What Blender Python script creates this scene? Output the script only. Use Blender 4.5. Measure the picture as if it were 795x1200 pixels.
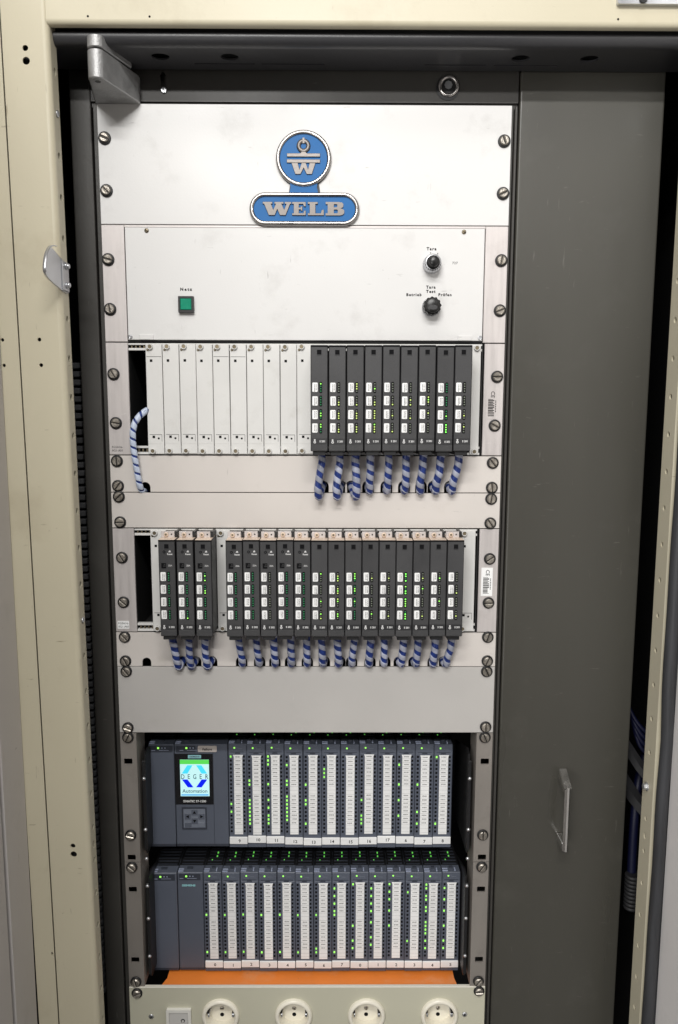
import bpy, bmesh, math, random
from mathutils import Vector, Matrix, geometry

# ------------------------------------------------------------------ camera, world, light
scene = bpy.context.scene
for o in list(bpy.data.objects):
    bpy.data.objects.remove(o)
C = scene.collection
MM = 0.001
Z0 = 1.85          # height above the floor of the top edge of the rack panels (origin of the mm system)

cam_d = bpy.data.cameras.new('camera')
cam = bpy.data.objects.new('camera', cam_d)
C.objects.link(cam)
cam_d.sensor_fit = 'VERTICAL'
cam_d.sensor_height = 36.0
cam_d.sensor_width = 24.0
cam_d.lens = 27.0
cam_d.clip_start = 0.02
cam_d.clip_end = 60
right = Vector((0.99998150, -0.00544868, 0.00270305))
fwd = Vector((0.00575945, 0.99112306, -0.13282285))
up = Vector((-0.00195534, 0.13283596, 0.99113611))
m = Matrix((right, up, -fwd)).transposed().to_4x4()
m.translation = Vector((0.03528, -0.94097, Z0 - 0.34426))
cam.matrix_world = m
scene.camera = cam

world = bpy.data.worlds.new('World')
scene.world = world
world.use_nodes = True
bg = world.node_tree.nodes['Background']
bg.inputs[0].default_value = (1.0, 0.98, 0.965, 1)
bg.inputs[1].default_value = 0.045


def area(name, loc, target, sx, sy, power, col):
    ld = bpy.data.lights.new(name, 'AREA')
    ld.shape = 'RECTANGLE'
    ld.size = sx
    ld.size_y = sy
    ld.energy = power
    ld.color = col
    lo = bpy.data.objects.new(name, ld)
    lo.location = loc
    lo.rotation_euler = (Vector(target) - Vector(loc)).to_track_quat('-Z', 'Y').to_euler()
    C.objects.link(lo)
    return lo


# the ceiling fluorescent in front of the cabinet, and a weaker row farther back in the room
area('ceiling_tube_light', (-0.02, -1.42, Z0 + 0.74), (0.0, 0, Z0 - 0.75), 0.9, 0.06, 16.0, (1.0, 0.985, 0.96))
area('overhead_light', (0.0, -0.72, Z0 + 0.80), (0.05, -0.1, Z0 - 0.9), 0.9, 0.25, 2.8, (1.0, 0.955, 0.90))
area('second_tube_light', (-0.45, -2.6, Z0 + 0.90), (0, 0, Z0 - 0.9), 1.3, 0.10, 32, (1.0, 0.985, 0.96))
area('low_fill_light', (-1.3, -2.5, Z0 - 0.95), (0.1, 0, Z0 - 0.9), 1.2, 1.2, 23, (1.0, 0.98, 0.955))  # added fill lamp, brightens the lower half; no window known there

scene.view_settings.view_transform = 'Standard'
scene.view_settings.look = 'None'
scene.view_settings.exposure = 0.10
scene.view_settings.gamma = 1
scene.render.engine = 'CYCLES'
rnd = random.Random(7)

# ------------------------------------------------------------------ materials
M = {}


def mat(name, col, rough=0.5, metal=0.0, var=0.06, vscale=6.0, bump=0.0, bscale=300.0,
        rvar=0.08, emit=None, estr=0.0, stretch=(1, 1, 1), spec=0.5, stain=None, stscale=18, coat=0.0, scuff=None, scthr=0.70, objvar=0.0):
    ma = bpy.data.materials.new(name)
    ma.use_nodes = True
    nt = ma.node_tree
    N = nt.nodes
    L = nt.links
    b = N['Principled BSDF']
    b.inputs['Metallic'].default_value = metal
    b.inputs['Roughness'].default_value = rough
    b.inputs['Specular IOR Level'].default_value = spec
    b.inputs['Coat Weight'].default_value = coat
    geo = N.new('ShaderNodeNewGeometry')
    mp = N.new('ShaderNodeMapping')
    mp.inputs['Scale'].default_value = stretch
    L.new(geo.outputs['Position'], mp.inputs['Vector'])
    nz = N.new('ShaderNodeTexNoise')
    nz.inputs['Scale'].default_value = vscale
    nz.inputs['Detail'].default_value = 5
    L.new(mp.outputs[0], nz.inputs['Vector'])
    mr = N.new('ShaderNodeMapRange')
    mr.inputs['From Min'].default_value = 0.25
    mr.inputs['From Max'].default_value = 0.75
    mr.inputs['To Min'].default_value = 1 - var
    mr.inputs['To Max'].default_value = 1 + var
    L.new(nz.outputs['Fac'], mr.inputs['Value'])
    mx = N.new('ShaderNodeMix')
    mx.data_type = 'RGBA'
    mx.blend_type = 'MULTIPLY'
    mx.inputs[0].default_value = 1
    mx.inputs[6].default_value = (*col, 1)
    L.new(mr.outputs[0], mx.inputs[7])
    out = mx.outputs[2]
    if stain:
        # finger marks and scuffs: patchy, with a shape of their own
        n2 = N.new('ShaderNodeTexNoise')
        n2.inputs['Scale'].default_value = stscale
        n2.inputs['Detail'].default_value = 8
        n2.inputs['Roughness'].default_value = 0.65
        L.new(geo.outputs['Position'], n2.inputs['Vector'])
        r2 = N.new('ShaderNodeMapRange')
        r2.inputs['From Min'].default_value = 0.56
        r2.inputs['From Max'].default_value = 0.80
        L.new(n2.outputs['Fac'], r2.inputs['Value'])
        m2 = N.new('ShaderNodeMix')
        m2.data_type = 'RGBA'
        L.new(r2.outputs[0], m2.inputs[0])
        L.new(out, m2.inputs[6])
        m2.inputs[7].default_value = (*stain, 1)
        out = m2.outputs[2]
    if scuff:
        # short scratches and specks
        for sc_, st_, th in ((38, (1, 1, 5.0), scthr), (38, (6, 6, 0.8), scthr), (150, (1, 1, 1), scthr + 0.03)):
            mp2 = N.new('ShaderNodeMapping')
            mp2.inputs['Scale'].default_value = st_
            mp2.inputs['Rotation'].default_value = (0.2, 0.25, 0.1)
            L.new(geo.outputs['Position'], mp2.inputs['Vector'])
            n4 = N.new('ShaderNodeTexNoise')
            n4.inputs['Scale'].default_value = sc_
            n4.inputs['Detail'].default_value = 4
            L.new(mp2.outputs[0], n4.inputs['Vector'])
            r4 = N.new('ShaderNodeMapRange')
            r4.inputs['From Min'].default_value = th
            r4.inputs['From Max'].default_value = th + 0.08
            L.new(n4.outputs['Fac'], r4.inputs['Value'])
            m4 = N.new('ShaderNodeMix')
            m4.data_type = 'RGBA'
            L.new(r4.outputs[0], m4.inputs[0])
            L.new(out, m4.inputs[6])
            m4.inputs[7].default_value = (*scuff, 1)
            out = m4.outputs[2]
    if objvar:
        oi = N.new('ShaderNodeObjectInfo')
        r5 = N.new('ShaderNodeMapRange')
        r5.inputs['To Min'].default_value = 1 - objvar
        r5.inputs['To Max'].default_value = 1 + objvar
        L.new(oi.outputs['Random'], r5.inputs['Value'])
        m5 = N.new('ShaderNodeMix')
        m5.data_type = 'RGBA'
        m5.blend_type = 'MULTIPLY'
        m5.inputs[0].default_value = 1
        L.new(out, m5.inputs[6])
        L.new(r5.outputs[0], m5.inputs[7])
        out = m5.outputs[2]
    L.new(out, b.inputs['Base Color'])
    if rvar:
        rr = N.new('ShaderNodeMapRange')
        rr.inputs['From Min'].default_value = 0.3
        rr.inputs['From Max'].default_value = 0.7
        rr.inputs['To Min'].default_value = max(0.02, rough - rvar)
        rr.inputs['To Max'].default_value = min(1, rough + rvar)
        L.new(nz.outputs['Fac'], rr.inputs['Value'])
        L.new(rr.outputs[0], b.inputs['Roughness'])
    if bump:
        n3 = N.new('ShaderNodeTexNoise')
        n3.inputs['Scale'].default_value = bscale
        n3.inputs['Detail'].default_value = 3
        L.new(mp.outputs[0], n3.inputs['Vector'])
        bp = N.new('ShaderNodeBump')
        bp.inputs['Strength'].default_value = bump
        bp.inputs['Distance'].default_value = 0.0006
        L.new(n3.outputs['Fac'], bp.inputs['Height'])
        L.new(bp.outputs[0], b.inputs['Normal'])
    if emit:
        b.inputs['Emission Color'].default_value = (*emit, 1)
        b.inputs['Emission Strength'].default_value = estr
    M[name] = ma
    return ma


mat('beige', (0.56, 0.515, 0.385), 0.45, var=0.035, vscale=4, bump=0.12, bscale=260, stain=(0.47, 0.42, 0.30), stscale=9, scuff=(0.33, 0.29, 0.20), scthr=0.71)
mat('beige_side', (0.55, 0.51, 0.39), 0.5, var=0.05, vscale=7, bump=0.12, bscale=260, scuff=(0.36, 0.32, 0.23), scthr=0.72)
mat('white', (0.72, 0.715, 0.705), 0.45, var=0.025, vscale=7, bump=0.12, bscale=400, stain=(0.585, 0.575, 0.56), stscale=14, scuff=(0.46, 0.45, 0.44), scthr=0.72)
mat('white_card', (0.71, 0.705, 0.685), 0.45, var=0.03, vscale=16, bump=0.06, bscale=700, stain=(0.62, 0.61, 0.58), stscale=30)
mat('alu', (0.62, 0.58, 0.565), 0.48, metal=0.35, var=0.07, vscale=30, stretch=(8, 8, 0.6), bump=0.15, bscale=300, stain=(0.50, 0.46, 0.44), stscale=25, scuff=(0.78, 0.75, 0.73), scthr=0.72)
mat('panel', (0.68, 0.638, 0.60), 0.46, metal=0.10, var=0.03, vscale=9, bump=0.12, bscale=400, stain=(0.58, 0.535, 0.49), stscale=12, scuff=(0.48, 0.45, 0.42), scthr=0.73)
mat('panel_grey', (0.53, 0.512, 0.49), 0.48, metal=0.10, var=0.03, vscale=9, bump=0.12, bscale=400, stain=(0.465, 0.45, 0.43), stscale=12, scuff=(0.62, 0.60, 0.58), scthr=0.73)
mat('rail_steel', (0.30, 0.275, 0.25), 0.5, metal=0.35, var=0.08, vscale=12, stretch=(3, 3, 0.7), bump=0.12, bscale=400, stain=(0.22, 0.20, 0.18), stscale=25)
mat('frame_dark', (0.046, 0.0435, 0.039), 0.46, var=0.07, vscale=5, bump=0.2, bscale=300, rvar=0.1, stain=(0.058, 0.055, 0.049), stscale=20, scuff=(0.11, 0.105, 0.095), scthr=0.73)
mat('profile_dark', (0.038, 0.038, 0.041), 0.36, var=0.06, vscale=6, bump=0.10, bscale=600)
mat('side_panel', (0.060, 0.0575, 0.0485), 0.37, var=0.14, vscale=3, bump=0.07, bscale=300, rvar=0.12, stretch=(2.2, 2.2, 0.5), stain=(0.076, 0.073, 0.063), stscale=10, scuff=(0.11, 0.105, 0.093), scthr=0.705)
mat('dark_inside', (0.012, 0.012, 0.012), 0.7, var=0.2, rvar=0)
mat('black', (0.012, 0.012, 0.013), 0.45, var=0.1, rvar=0.05)
mat('black_matte', (0.02, 0.02, 0.021), 0.6, var=0.2, vscale=20)
mat('rubber', (0.035, 0.036, 0.04), 0.55, var=0.25, vscale=25, stretch=(4, 4, 0.5), bump=0.25, bscale=200)
mat('duct', (0.085, 0.086, 0.09), 0.45, var=0.2, vscale=20)
mat('zinc', (0.60, 0.61, 0.63), 0.34, metal=0.85, var=0.12, vscale=22, stretch=(1, 1, 0.6), bump=0.1, bscale=250)
mat('cast', (0.36, 0.36, 0.36), 0.5, metal=0.6, var=0.2, vscale=60, bump=0.8, bscale=420)
mat('screw_steel', (0.46, 0.425, 0.375), 0.36, metal=0.8, var=0.3, vscale=160, bump=0.5, bscale=700, objvar=0.15)
mat('brass', (0.24, 0.20, 0.135), 0.4, metal=0.6, var=0.25, vscale=80)
mat('copper_tab', (0.74, 0.60, 0.49), 0.45, metal=0.15, var=0.10, vscale=60)
mat('chrome', (0.42, 0.40, 0.385), 0.27, metal=0.95, var=0.10, vscale=40)
mat('brushed', (0.165, 0.15, 0.14), 0.42, metal=0.7, var=0.25, vscale=160, stretch=(1, 1, 4))
mat('enamel', (0.006, 0.125, 0.37), 0.5, var=0.05, vscale=30, rvar=0.03, spec=0.3)
mat('ink', (0.006, 0.006, 0.007), 0.85, var=0.0, rvar=0, spec=0.15)
mat('ink_grey', (0.06, 0.058, 0.06), 0.6, var=0.0, rvar=0)
mat('module', (0.049, 0.049, 0.051), 0.46, var=0.06, vscale=25, bump=0.25, bscale=900, objvar=0.10, scuff=(0.09, 0.09, 0.095), scthr=0.73)
mat('module_edge', (0.020, 0.020, 0.021), 0.5, var=0.1)
mat('module_band', (0.030, 0.030, 0.032), 0.42, var=0.05)
mat('print_white', (0.62, 0.62, 0.62), 0.5, var=0.0, rvar=0)
mat('label_white', (0.88, 0.885, 0.88), 0.5, var=0.03, vscale=120, objvar=0.05)
mat('led_off', (0.02, 0.10, 0.05), 0.3, emit=(0.02, 0.30, 0.10), estr=0.35, var=0.0, rvar=0)
mat('led_grey', (0.18, 0.20, 0.16), 0.3, var=0.0, rvar=0)
mat('led_green', (0.1, 0.6, 0.1), 0.3, emit=(0.22, 1.0, 0.10), estr=1.6, var=0, rvar=0)
mat('led_bright', (0.15, 0.5, 0.08), 0.4, emit=(0.36, 0.95, 0.12), estr=1.0, var=0, rvar=0)
mat('led_mild', (0.15, 0.5, 0.08), 0.4, emit=(0.30, 0.80, 0.10), estr=0.8, var=0, rvar=0)
mat('led_yellow', (0.3, 0.4, 0.1), 0.4, emit=(0.62, 0.75, 0.22), estr=0.8, var=0, rvar=0)
mat('led_glint', (0.05, 0.2, 0.05), 0.3, emit=(0.2, 0.9, 0.12), estr=0.55, var=0, rvar=0)  # glow painted for green LED reflections on the controller tops
mat('led_window_green', (0.01, 0.05, 0.03), 0.3, emit=(0.05, 0.5, 0.15), estr=0.05, var=0, rvar=0)
mat('plc', (0.100, 0.114, 0.148), 0.45, var=0.04, vscale=14, bump=0.2, bscale=900, objvar=0.05)
mat('plc_dark', (0.040, 0.046, 0.062), 0.48, var=0.06, vscale=14)
mat('plc_light', (0.34, 0.38, 0.50), 0.45, var=0.06, vscale=40)
mat('plc_key', (0.17, 0.19, 0.235), 0.45, var=0.05)
mat('bezel', (0.012, 0.012, 0.014), 0.25, var=0.05, rvar=0.03)
mat('teal', (0.30, 0.62, 0.66), 0.5, var=0.0, rvar=0)
mat('screen_bg', (0.4, 0.5, 0.5), 0.2, emit=(0.50, 0.92, 0.94), estr=0.66, var=0, rvar=0)
mat('screen_green', (0.1, 0.4, 0.1), 0.2, emit=(0.07, 0.66, 0.06), estr=0.7, var=0, rvar=0)
mat('screen_cyan', (0.05, 0.4, 0.5), 0.3, emit=(0.05, 0.62, 0.85), estr=0.8, var=0, rvar=0)
mat('screen_blue', (0.0, 0.0, 0.4), 0.3, emit=(0.0, 0.015, 0.80), estr=0.8, var=0, rvar=0)
mat('screen_sky', (0.1, 0.3, 0.5), 0.3, emit=(0.13, 0.45, 0.80), estr=0.7, var=0, rvar=0)
mat('screen_ink', (0.0, 0.02, 0.05), 0.3, emit=(0.02, 0.08, 0.12), estr=0.5, var=0, rvar=0)
mat('tag', (0.52, 0.47, 0.44), 0.5, var=0.08, vscale=60)
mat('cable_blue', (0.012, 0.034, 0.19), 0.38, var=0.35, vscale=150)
mat('wrap', (0.39, 0.41, 0.50), 0.34, var=0.2, vscale=90, bump=0.2, bscale=500, objvar=0.25)
mat('wrap_pale', (0.55, 0.62, 0.76), 0.36, var=0.14, vscale=90)
mat('handle_steel', (0.72, 0.71, 0.69), 0.24, metal=0.95, var=0.2, vscale=60, stretch=(1, 1, 0.3))
mat('green_lens', (0.0, 0.26, 0.15), 0.25, var=0.12, vscale=120, rvar=0.02)
mat('knob_black', (0.012, 0.012, 0.012), 0.32, var=0.2, vscale=90)
mat('orange', (0.88, 0.25, 0.04), 0.42, var=0.10, vscale=14, bump=0.3, bscale=90, stain=(0.80, 0.36, 0.17), stscale=16, scuff=(0.55, 0.2, 0.08), scthr=0.70)
mat('olive', (0.56, 0.545, 0.43), 0.45, var=0.02, vscale=8, bump=0.12, bscale=400, scuff=(0.45, 0.43, 0.33), scthr=0.73)
mat('olive_edge', (0.75, 0.72, 0.63), 0.5, var=0.03)
mat('ivory', (0.86, 0.82, 0.70), 0.3, var=0.02, vscale=20, rvar=0.04)
mat('switch_white', (0.78, 0.77, 0.72), 0.35, var=0.02, vscale=20)
mat('switch_grey', (0.50, 0.49, 0.47), 0.35, var=0.03)
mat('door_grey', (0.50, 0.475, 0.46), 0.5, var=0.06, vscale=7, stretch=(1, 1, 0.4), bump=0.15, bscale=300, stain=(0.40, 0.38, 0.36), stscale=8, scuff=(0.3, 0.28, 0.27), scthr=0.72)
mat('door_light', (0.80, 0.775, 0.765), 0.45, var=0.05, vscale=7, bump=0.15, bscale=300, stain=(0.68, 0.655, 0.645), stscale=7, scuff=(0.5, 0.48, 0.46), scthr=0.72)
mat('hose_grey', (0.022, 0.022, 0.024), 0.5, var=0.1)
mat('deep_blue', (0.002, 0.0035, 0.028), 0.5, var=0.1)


# ------------------------------------------------------------------ mesh builder (all lengths in mm, x right, y into the cabinet, z up)
class B:
    def __init__(s):
        s.bm = bmesh.new()

    def _tag(s, faces, mi, smooth=False):
        for f in faces:
            f.material_index = mi
            f.smooth = smooth

    def box(s, x0, x1, y0, y1, z0, z1, bev=0.0, mi=0, seg=1):
        vs = [s.bm.verts.new(p) for p in ((x0, y0, z0), (x1, y0, z0), (x1, y1, z0), (x0, y1, z0),
                                          (x0, y0, z1), (x1, y0, z1), (x1, y1, z1), (x0, y1, z1))]
        q = ((3, 2, 1, 0), (4, 5, 6, 7), (0, 1, 5, 4), (1, 2, 6, 5), (2, 3, 7, 6), (3, 0, 4, 7))
        fs = [s.bm.faces.new([vs[i] for i in a]) for a in q]
        s._tag(fs, mi)
        if bev:
            es = set(e for f in fs for e in f.edges)
            r = bmesh.ops.bevel(s.bm, geom=list(es), offset=bev, segments=seg, affect='EDGES', profile=0.5, clamp_overlap=True)
            s._tag(r['faces'], mi)
        return s

    def prism(s, poly, a0, a1, axis='Y', mi=0, bev=0.0):
        """poly: outline in the two other axes; Y: (x,z)  Z: (x,y)  X: (y,z)"""
        def P(p, t):
            return {'Y': (p[0], t, p[1]), 'Z': (p[0], p[1], t), 'X': (t, p[0], p[1])}[axis]
        a = [s.bm.verts.new(P(p, a0)) for p in poly]
        b = [s.bm.verts.new(P(p, a1)) for p in poly]
        n = len(poly)
        fs = [s.bm.faces.new(a), s.bm.faces.new(b[::-1])]
        for i in range(n):
            fs.append(s.bm.faces.new((a[(i + 1) % n], a[i], b[i], b[(i + 1) % n])))
        s._tag(fs, mi)
        bmesh.ops.recalc_face_normals(s.bm, faces=fs)
        if bev:
            es = list(fs[0].edges)
            r = bmesh.ops.bevel(s.bm, geom=es, offset=bev, segments=1, affect='EDGES', clamp_overlap=True)
            s._tag(r['faces'], mi)
        return s

    def plate(s, outer, holes, a0, a1, axis='Y', mi=0, mh=None):
        """a sheet with real openings"""
        def P(p, t):
            return {'Y': (p[0], t, p[1]), 'Z': (p[0], p[1], t), 'X': (t, p[0], p[1])}[axis]
        loops = [outer] + holes
        tris = geometry.tessellate_polygon([[Vector((p[0], p[1], 0)) for p in l] for l in loops])
        flat = [p for l in loops for p in l]
        a = [s.bm.verts.new(P(p, a0)) for p in flat]
        b = [s.bm.verts.new(P(p, a1)) for p in flat]
        fs = []
        for t in tris:
            for vs in ((a[t[0]], a[t[1]], a[t[2]]), (b[t[2]], b[t[1]], b[t[0]])):
                try:
                    fs.append(s.bm.faces.new(vs))
                except ValueError:
                    pass
        s._tag(fs, mi)
        k = 0
        for li, l in enumerate(loops):
            n = len(l)
            ws = []
            for i in range(n):
                ws.append(s.bm.faces.new((a[k + (i + 1) % n], a[k + i], b[k + i], b[k + (i + 1) % n])))
            s._tag(ws, mi if (mh is None or li == 0) else mh)
            fs += ws
            k += n
        bmesh.ops.recalc_face_normals(s.bm, faces=fs)
        return s

    def lathe(s, prof, cx, cy, cz, axis='Y', n=24, mi=0, smooth=True, sx=1, sz=1):
        """prof: (radius, position along axis) pairs"""
        rings = []
        for r, t in prof:
            ring = []
            for i in range(n):
                u = 2 * math.pi * i / n
                c, d = r * math.cos(u) * sx, r * math.sin(u) * sz
                ring.append(s.bm.verts.new({'Y': (cx + c, cy + t, cz + d), 'Z': (cx + c, cy + d, cz + t), 'X': (cx + t, cy + c, cz + d)}[axis]))
            rings.append(ring)
        fs = []
        for a, b in zip(rings, rings[1:]):
            for i in range(n):
                fs.append(s.bm.faces.new((a[i], a[(i + 1) % n], b[(i + 1) % n], b[i])))
        s._tag(fs, mi, smooth)
        caps = []
        for ring in (rings[0], rings[-1]):
            caps.append(s.bm.faces.new(ring))
        s._tag(caps, mi)
        bmesh.ops.recalc_face_normals(s.bm, faces=fs + caps)
        return s

    def tube(s, pts, r, n=10, mi=0, closed=False, sq=None, smooth=True):
        pts = [Vector(p) for p in pts]
        N = len(pts)
        fr = frames(pts, closed)
        rings = []
        for i in range(N):
            t, u, v = fr[i]
            rr = r[i] if isinstance(r, (list, tuple)) else r
            ring = []
            for k in range(n):
                a = 2 * math.pi * k / n
                ku, kv = (sq if sq else (1, 1))
                ring.append(s.bm.verts.new(pts[i] + u * (rr * ku * math.cos(a)) + v * (rr * kv * math.sin(a))))
            rings.append(ring)
        fs = []
        for i in range(N if closed else N - 1):
            a, b = rings[i], rings[(i + 1) % N]
            for k in range(n):
                fs.append(s.bm.faces.new((a[k], a[(k + 1) % n], b[(k + 1) % n], b[k])))
        s._tag(fs, mi, smooth)
        if not closed:
            cp = [s.bm.faces.new(rings[0]), s.bm.faces.new(rings[-1])]
            s._tag(cp, mi)
            fs += cp
        bmesh.ops.recalc_face_normals(s.bm, faces=fs)
        return s

    def mesh(s, name, mats, o=(0, 0, 0)):
        me = bpy.data.meshes.new(name)
        bmesh.ops.transform(s.bm, matrix=Matrix.Scale(MM, 4) @ Matrix.Translation(-Vector(o)), verts=s.bm.verts)
        s.bm.to_mesh(me)
        s.bm.free()
        for k in (mats if isinstance(mats, (list, tuple)) else [mats]):
            me.materials.append(M[k])
        return me

    def build(s, name, mats, parent=None):
        """absolute mm coordinates, origin shared with the parent"""
        o = ORG[parent.name] if parent else Vector((0, 0, 0))
        ob = bpy.data.objects.new(name, s.mesh(name, mats, o))
        C.objects.link(ob)
        ORG[ob.name] = Vector(o)
        if parent:
            ob.parent = parent
        else:
            ob.location = (0, 0, Z0)
        return ob


ORG = {}


def frames(pts, closed=False):
    N = len(pts)
    T = []
    for i in range(N):
        if closed:
            d = pts[(i + 1) % N] - pts[i - 1]
        else:
            d = pts[min(i + 1, N - 1)] - pts[max(i - 1, 0)]
        T.append(d.normalized())
    u = T[0].cross(Vector((0, 1, 0)))
    if u.length < 1e-3:
        u = T[0].cross(Vector((1, 0, 0)))
    u.normalize()
    out = []
    for t in T:
        u = (u - t * u.dot(t)).normalized()
        out.append((t, u, t.cross(u)))
    return out


def catmull(P, n=8):
    P = [Vector(p) for p in P]
    Q = [P[0] * 2 - P[1]] + P + [P[-1] * 2 - P[-2]]
    out = []
    for i in range(1, len(Q) - 2):
        a, b_, c, d = Q[i - 1], Q[i], Q[i + 1], Q[i + 2]
        for k in range(n):
            t = k / n
            out.append(0.5 * ((2 * b_) + (c - a) * t + (2 * a - 5 * b_ + 4 * c - d) * t * t + (3 * b_ - a - 3 * c + d) * t ** 3))
    out.append(P[-1])
    return out


def thing(name, label, cat, o, group=None):
    ob = bpy.data.objects.new(name, None)
    ob.empty_display_size = 0.01
    C.objects.link(ob)
    ob.location = (o[0] * MM, o[1] * MM, Z0 + o[2] * MM)
    ob['label'] = label
    ob['category'] = cat
    if group:
        ob['group'] = group
    ORG[ob.name] = Vector(o)
    return ob


def tag(ob, label, cat, group=None):
    ob['label'] = label
    ob['category'] = cat
    if group:
        ob['group'] = group
    return ob


CACHE = {}


def part(name, key, fn, mats, parent, loc=(0, 0, 0), rot=None):
    """a part from shared mesh data; loc in mm relative to the parent's origin"""
    if key not in CACHE:
        b = B()
        fn(b)
        CACHE[key] = b.mesh(name, mats)
    ob = bpy.data.objects.new(name, CACHE[key])
    C.objects.link(ob)
    ob.parent = parent
    ob.location = Vector(loc) * MM
    if rot:
        ob.rotation_euler = rot
    ORG[ob.name] = ORG[parent.name] + Vector(loc)
    return ob


def apart(name, key, fn, mats, parent, at, rot=None):
    """same, placed at absolute mm"""
    return part(name, key, fn, mats, parent, Vector(at) - ORG[parent.name], rot)


TXT = {}


def text(s, size, parent, at, material='ink', align='CENTER', sx=1.0, name='lettering', bold=0.0, rot=0.0, spacing=1.0):
    """flat lettering facing the camera side; size is the cap height in mm, at = centre of the line"""
    key = (s, size, material, align, sx, bold, spacing)
    if key not in TXT:
        cu = bpy.data.curves.new('lettering', 'FONT')
        cu.body = s
        cu.size = size / 0.69 * MM
        cu.align_x = align
        cu.resolution_u = 2
        cu.offset = bold * MM
        cu.space_character = spacing
        tmp = bpy.data.objects.new('tmp', cu)
        C.objects.link(tmp)
        dg = bpy.context.evaluated_depsgraph_get()
        me = bpy.data.meshes.new_from_object(tmp.evaluated_get(dg))
        bpy.data.objects.remove(tmp)
        bpy.data.curves.remove(cu)
        me.transform(Matrix.Rotation(math.pi / 2, 4, 'X') @ Matrix.Diagonal((sx, 1, 1, 1)) @ Matrix.Translation((0, -size * MM / 2, 0)))
        me.materials.clear()
        me.materials.append(M[material])
        TXT[key] = me
    ob = bpy.data.objects.new(name, TXT[key])
    C.objects.link(ob)
    ob.parent = parent
    ob.location = (Vector(at) - ORG[parent.name]) * MM
    ob.rotation_euler = (0, rot, 0)
    return ob


def circ(cx, cz, r, n=20, rz=None):
    rz = rz or r
    return [(cx + r * math.cos(2 * math.pi * i / n), cz + rz * math.sin(2 * math.pi * i / n)) for i in range(n)]


def rect(x0, x1, z0, z1):
    return [(x0, z0), (x1, z0), (x1, z1), (x0, z1)]


def rrect(x0, x1, z0, z1, r, n=5):
    out = []
    for cx, cz, a in ((x1 - r, z1 - r, 0), (x0 + r, z1 - r, 90), (x0 + r, z0 + r, 180), (x1 - r, z0 + r, 270)):
        for i in range(n + 1):
            t = math.radians(a + 90 * i / n)
            out.append((cx + r * math.cos(t), cz + r * math.sin(t)))
    return out


# ------------------------------------------------------------------ the cabinet
def sweep_z(b, prof, z0, z1, mi=0, smooth=True):
    """open sheet profile (x,y) swept along z"""
    a = [b.bm.verts.new((p[0], p[1], z0)) for p in prof]
    c = [b.bm.verts.new((p[0], p[1], z1)) for p in prof]
    fs = [b.bm.faces.new((a[i], a[i + 1], c[i + 1], c[i])) for i in range(len(prof) - 1)]
    b._tag(fs, mi, smooth)


def sweep_x(b, prof, x0, x1, mi=0, smooth=True):
    a = [b.bm.verts.new((x0, p[0], p[1])) for p in prof]
    c = [b.bm.verts.new((x1, p[0], p[1])) for p in prof]
    fs = [b.bm.faces.new((a[i], a[i + 1], c[i + 1], c[i])) for i in range(len(prof) - 1)]
    b._tag(fs, mi, smooth)


def arc(cx, cy, r, a0, a1, n=6):
    return [(cx + r * math.cos(math.radians(a0 + (a1 - a0) * i / n)), cy + r * math.sin(math.radians(a0 + (a1 - a0) * i / n))) for i in range(n + 1)]


ZB, ZT = -1700, 150
cab = thing('control_cabinet', 'beige painted steel frame of the cabinet around the rack opening', 'cabinet', (75, -80, ZB))

# left post: face, rounded edge, perforated return
b = B()
holes = [circ(-284.8, 31.3, 3.0), circ(-284.6, 18.8, 3.9), circ(-286.9, -267, 2.1), circ(-286.4, -294.6, 2.1), circ(-280.2, -861.6, 3.0), circ(-279.8, -872.5, 3.9)]
b.plate(rect(-308.5, -266, ZB, ZT), holes, -80, -78)
sweep_z(b, arc(-266, -74, 6, -90, 0), ZB, ZT)
fz = [14.2 - 43.0 * k for k in range(0, 34)]
fh = [circ(-65.5, z, 3.6, 14, 4.0) for z in fz if z < -20 or z > 0] + [circ(-65.5, -868.4, 3.4, 14, 4.6), circ(-65.5, -28, 2.0, 14, 2.5)]
b.plate(rect(-74, -57, ZB, ZT), fh, -260, -262, axis='X', mi=1)
b.plate(rect(-300, -262, ZB, ZT), [], -57, -58.5, mi=2)
b.box(-268, -266, -70, -59, ZB, ZT, mi=2)
lp = [b.build('post', ['beige', 'beige_side', 'black_matte'], cab)]
# strip left of the seam
b = B()
b.plate(rect(-334, -310.3, ZB, ZT), [circ(-331 + 3.5, -267.1, 1.9), circ(-330.4 + 3, -294.7, 1.9), circ(-313, -1003, 1.2, 8, 2.4)], -79.4, -77)
lp.append(b.build('edge_strip', 'beige', cab))
b = B()
b.box(-331, -262, -70, -68, ZB, ZT)
lp.append(b.build('backing', 'black_matte', cab))
for ob in lp:          # the post leans a few millimetres against the rack
    ob.rotation_euler.y = -0.0072
    ob.location.x = 8.6 * MM
# beam
b = B()
b.plate([(-265.6, ZT), (-265.6, 57), (500, 57), (500, ZT)], [], -80.4, -78.4)
sweep_x(b, [(-80.4, 57)] + [(p[0], p[1]) for p in arc(-75.4, 57, 5, 180, 270)][1:] + [(-72, 52)], -265.6, 500)
b.box(-265.6, 500, -73.4, -72, 52.2, ZT)
b.build('top_beam', 'beige', cab)
for x in (-222, -158, 330):
    apart('hole_plug', 'hole_plug', lambda b: b.lathe([(0.1, -0.3), (1.1, -0.3), (1.1, 0.4)], 0, 0, 0, n=10), 'ink', cab, (x, -80.4, 56.5 + 3))
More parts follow.
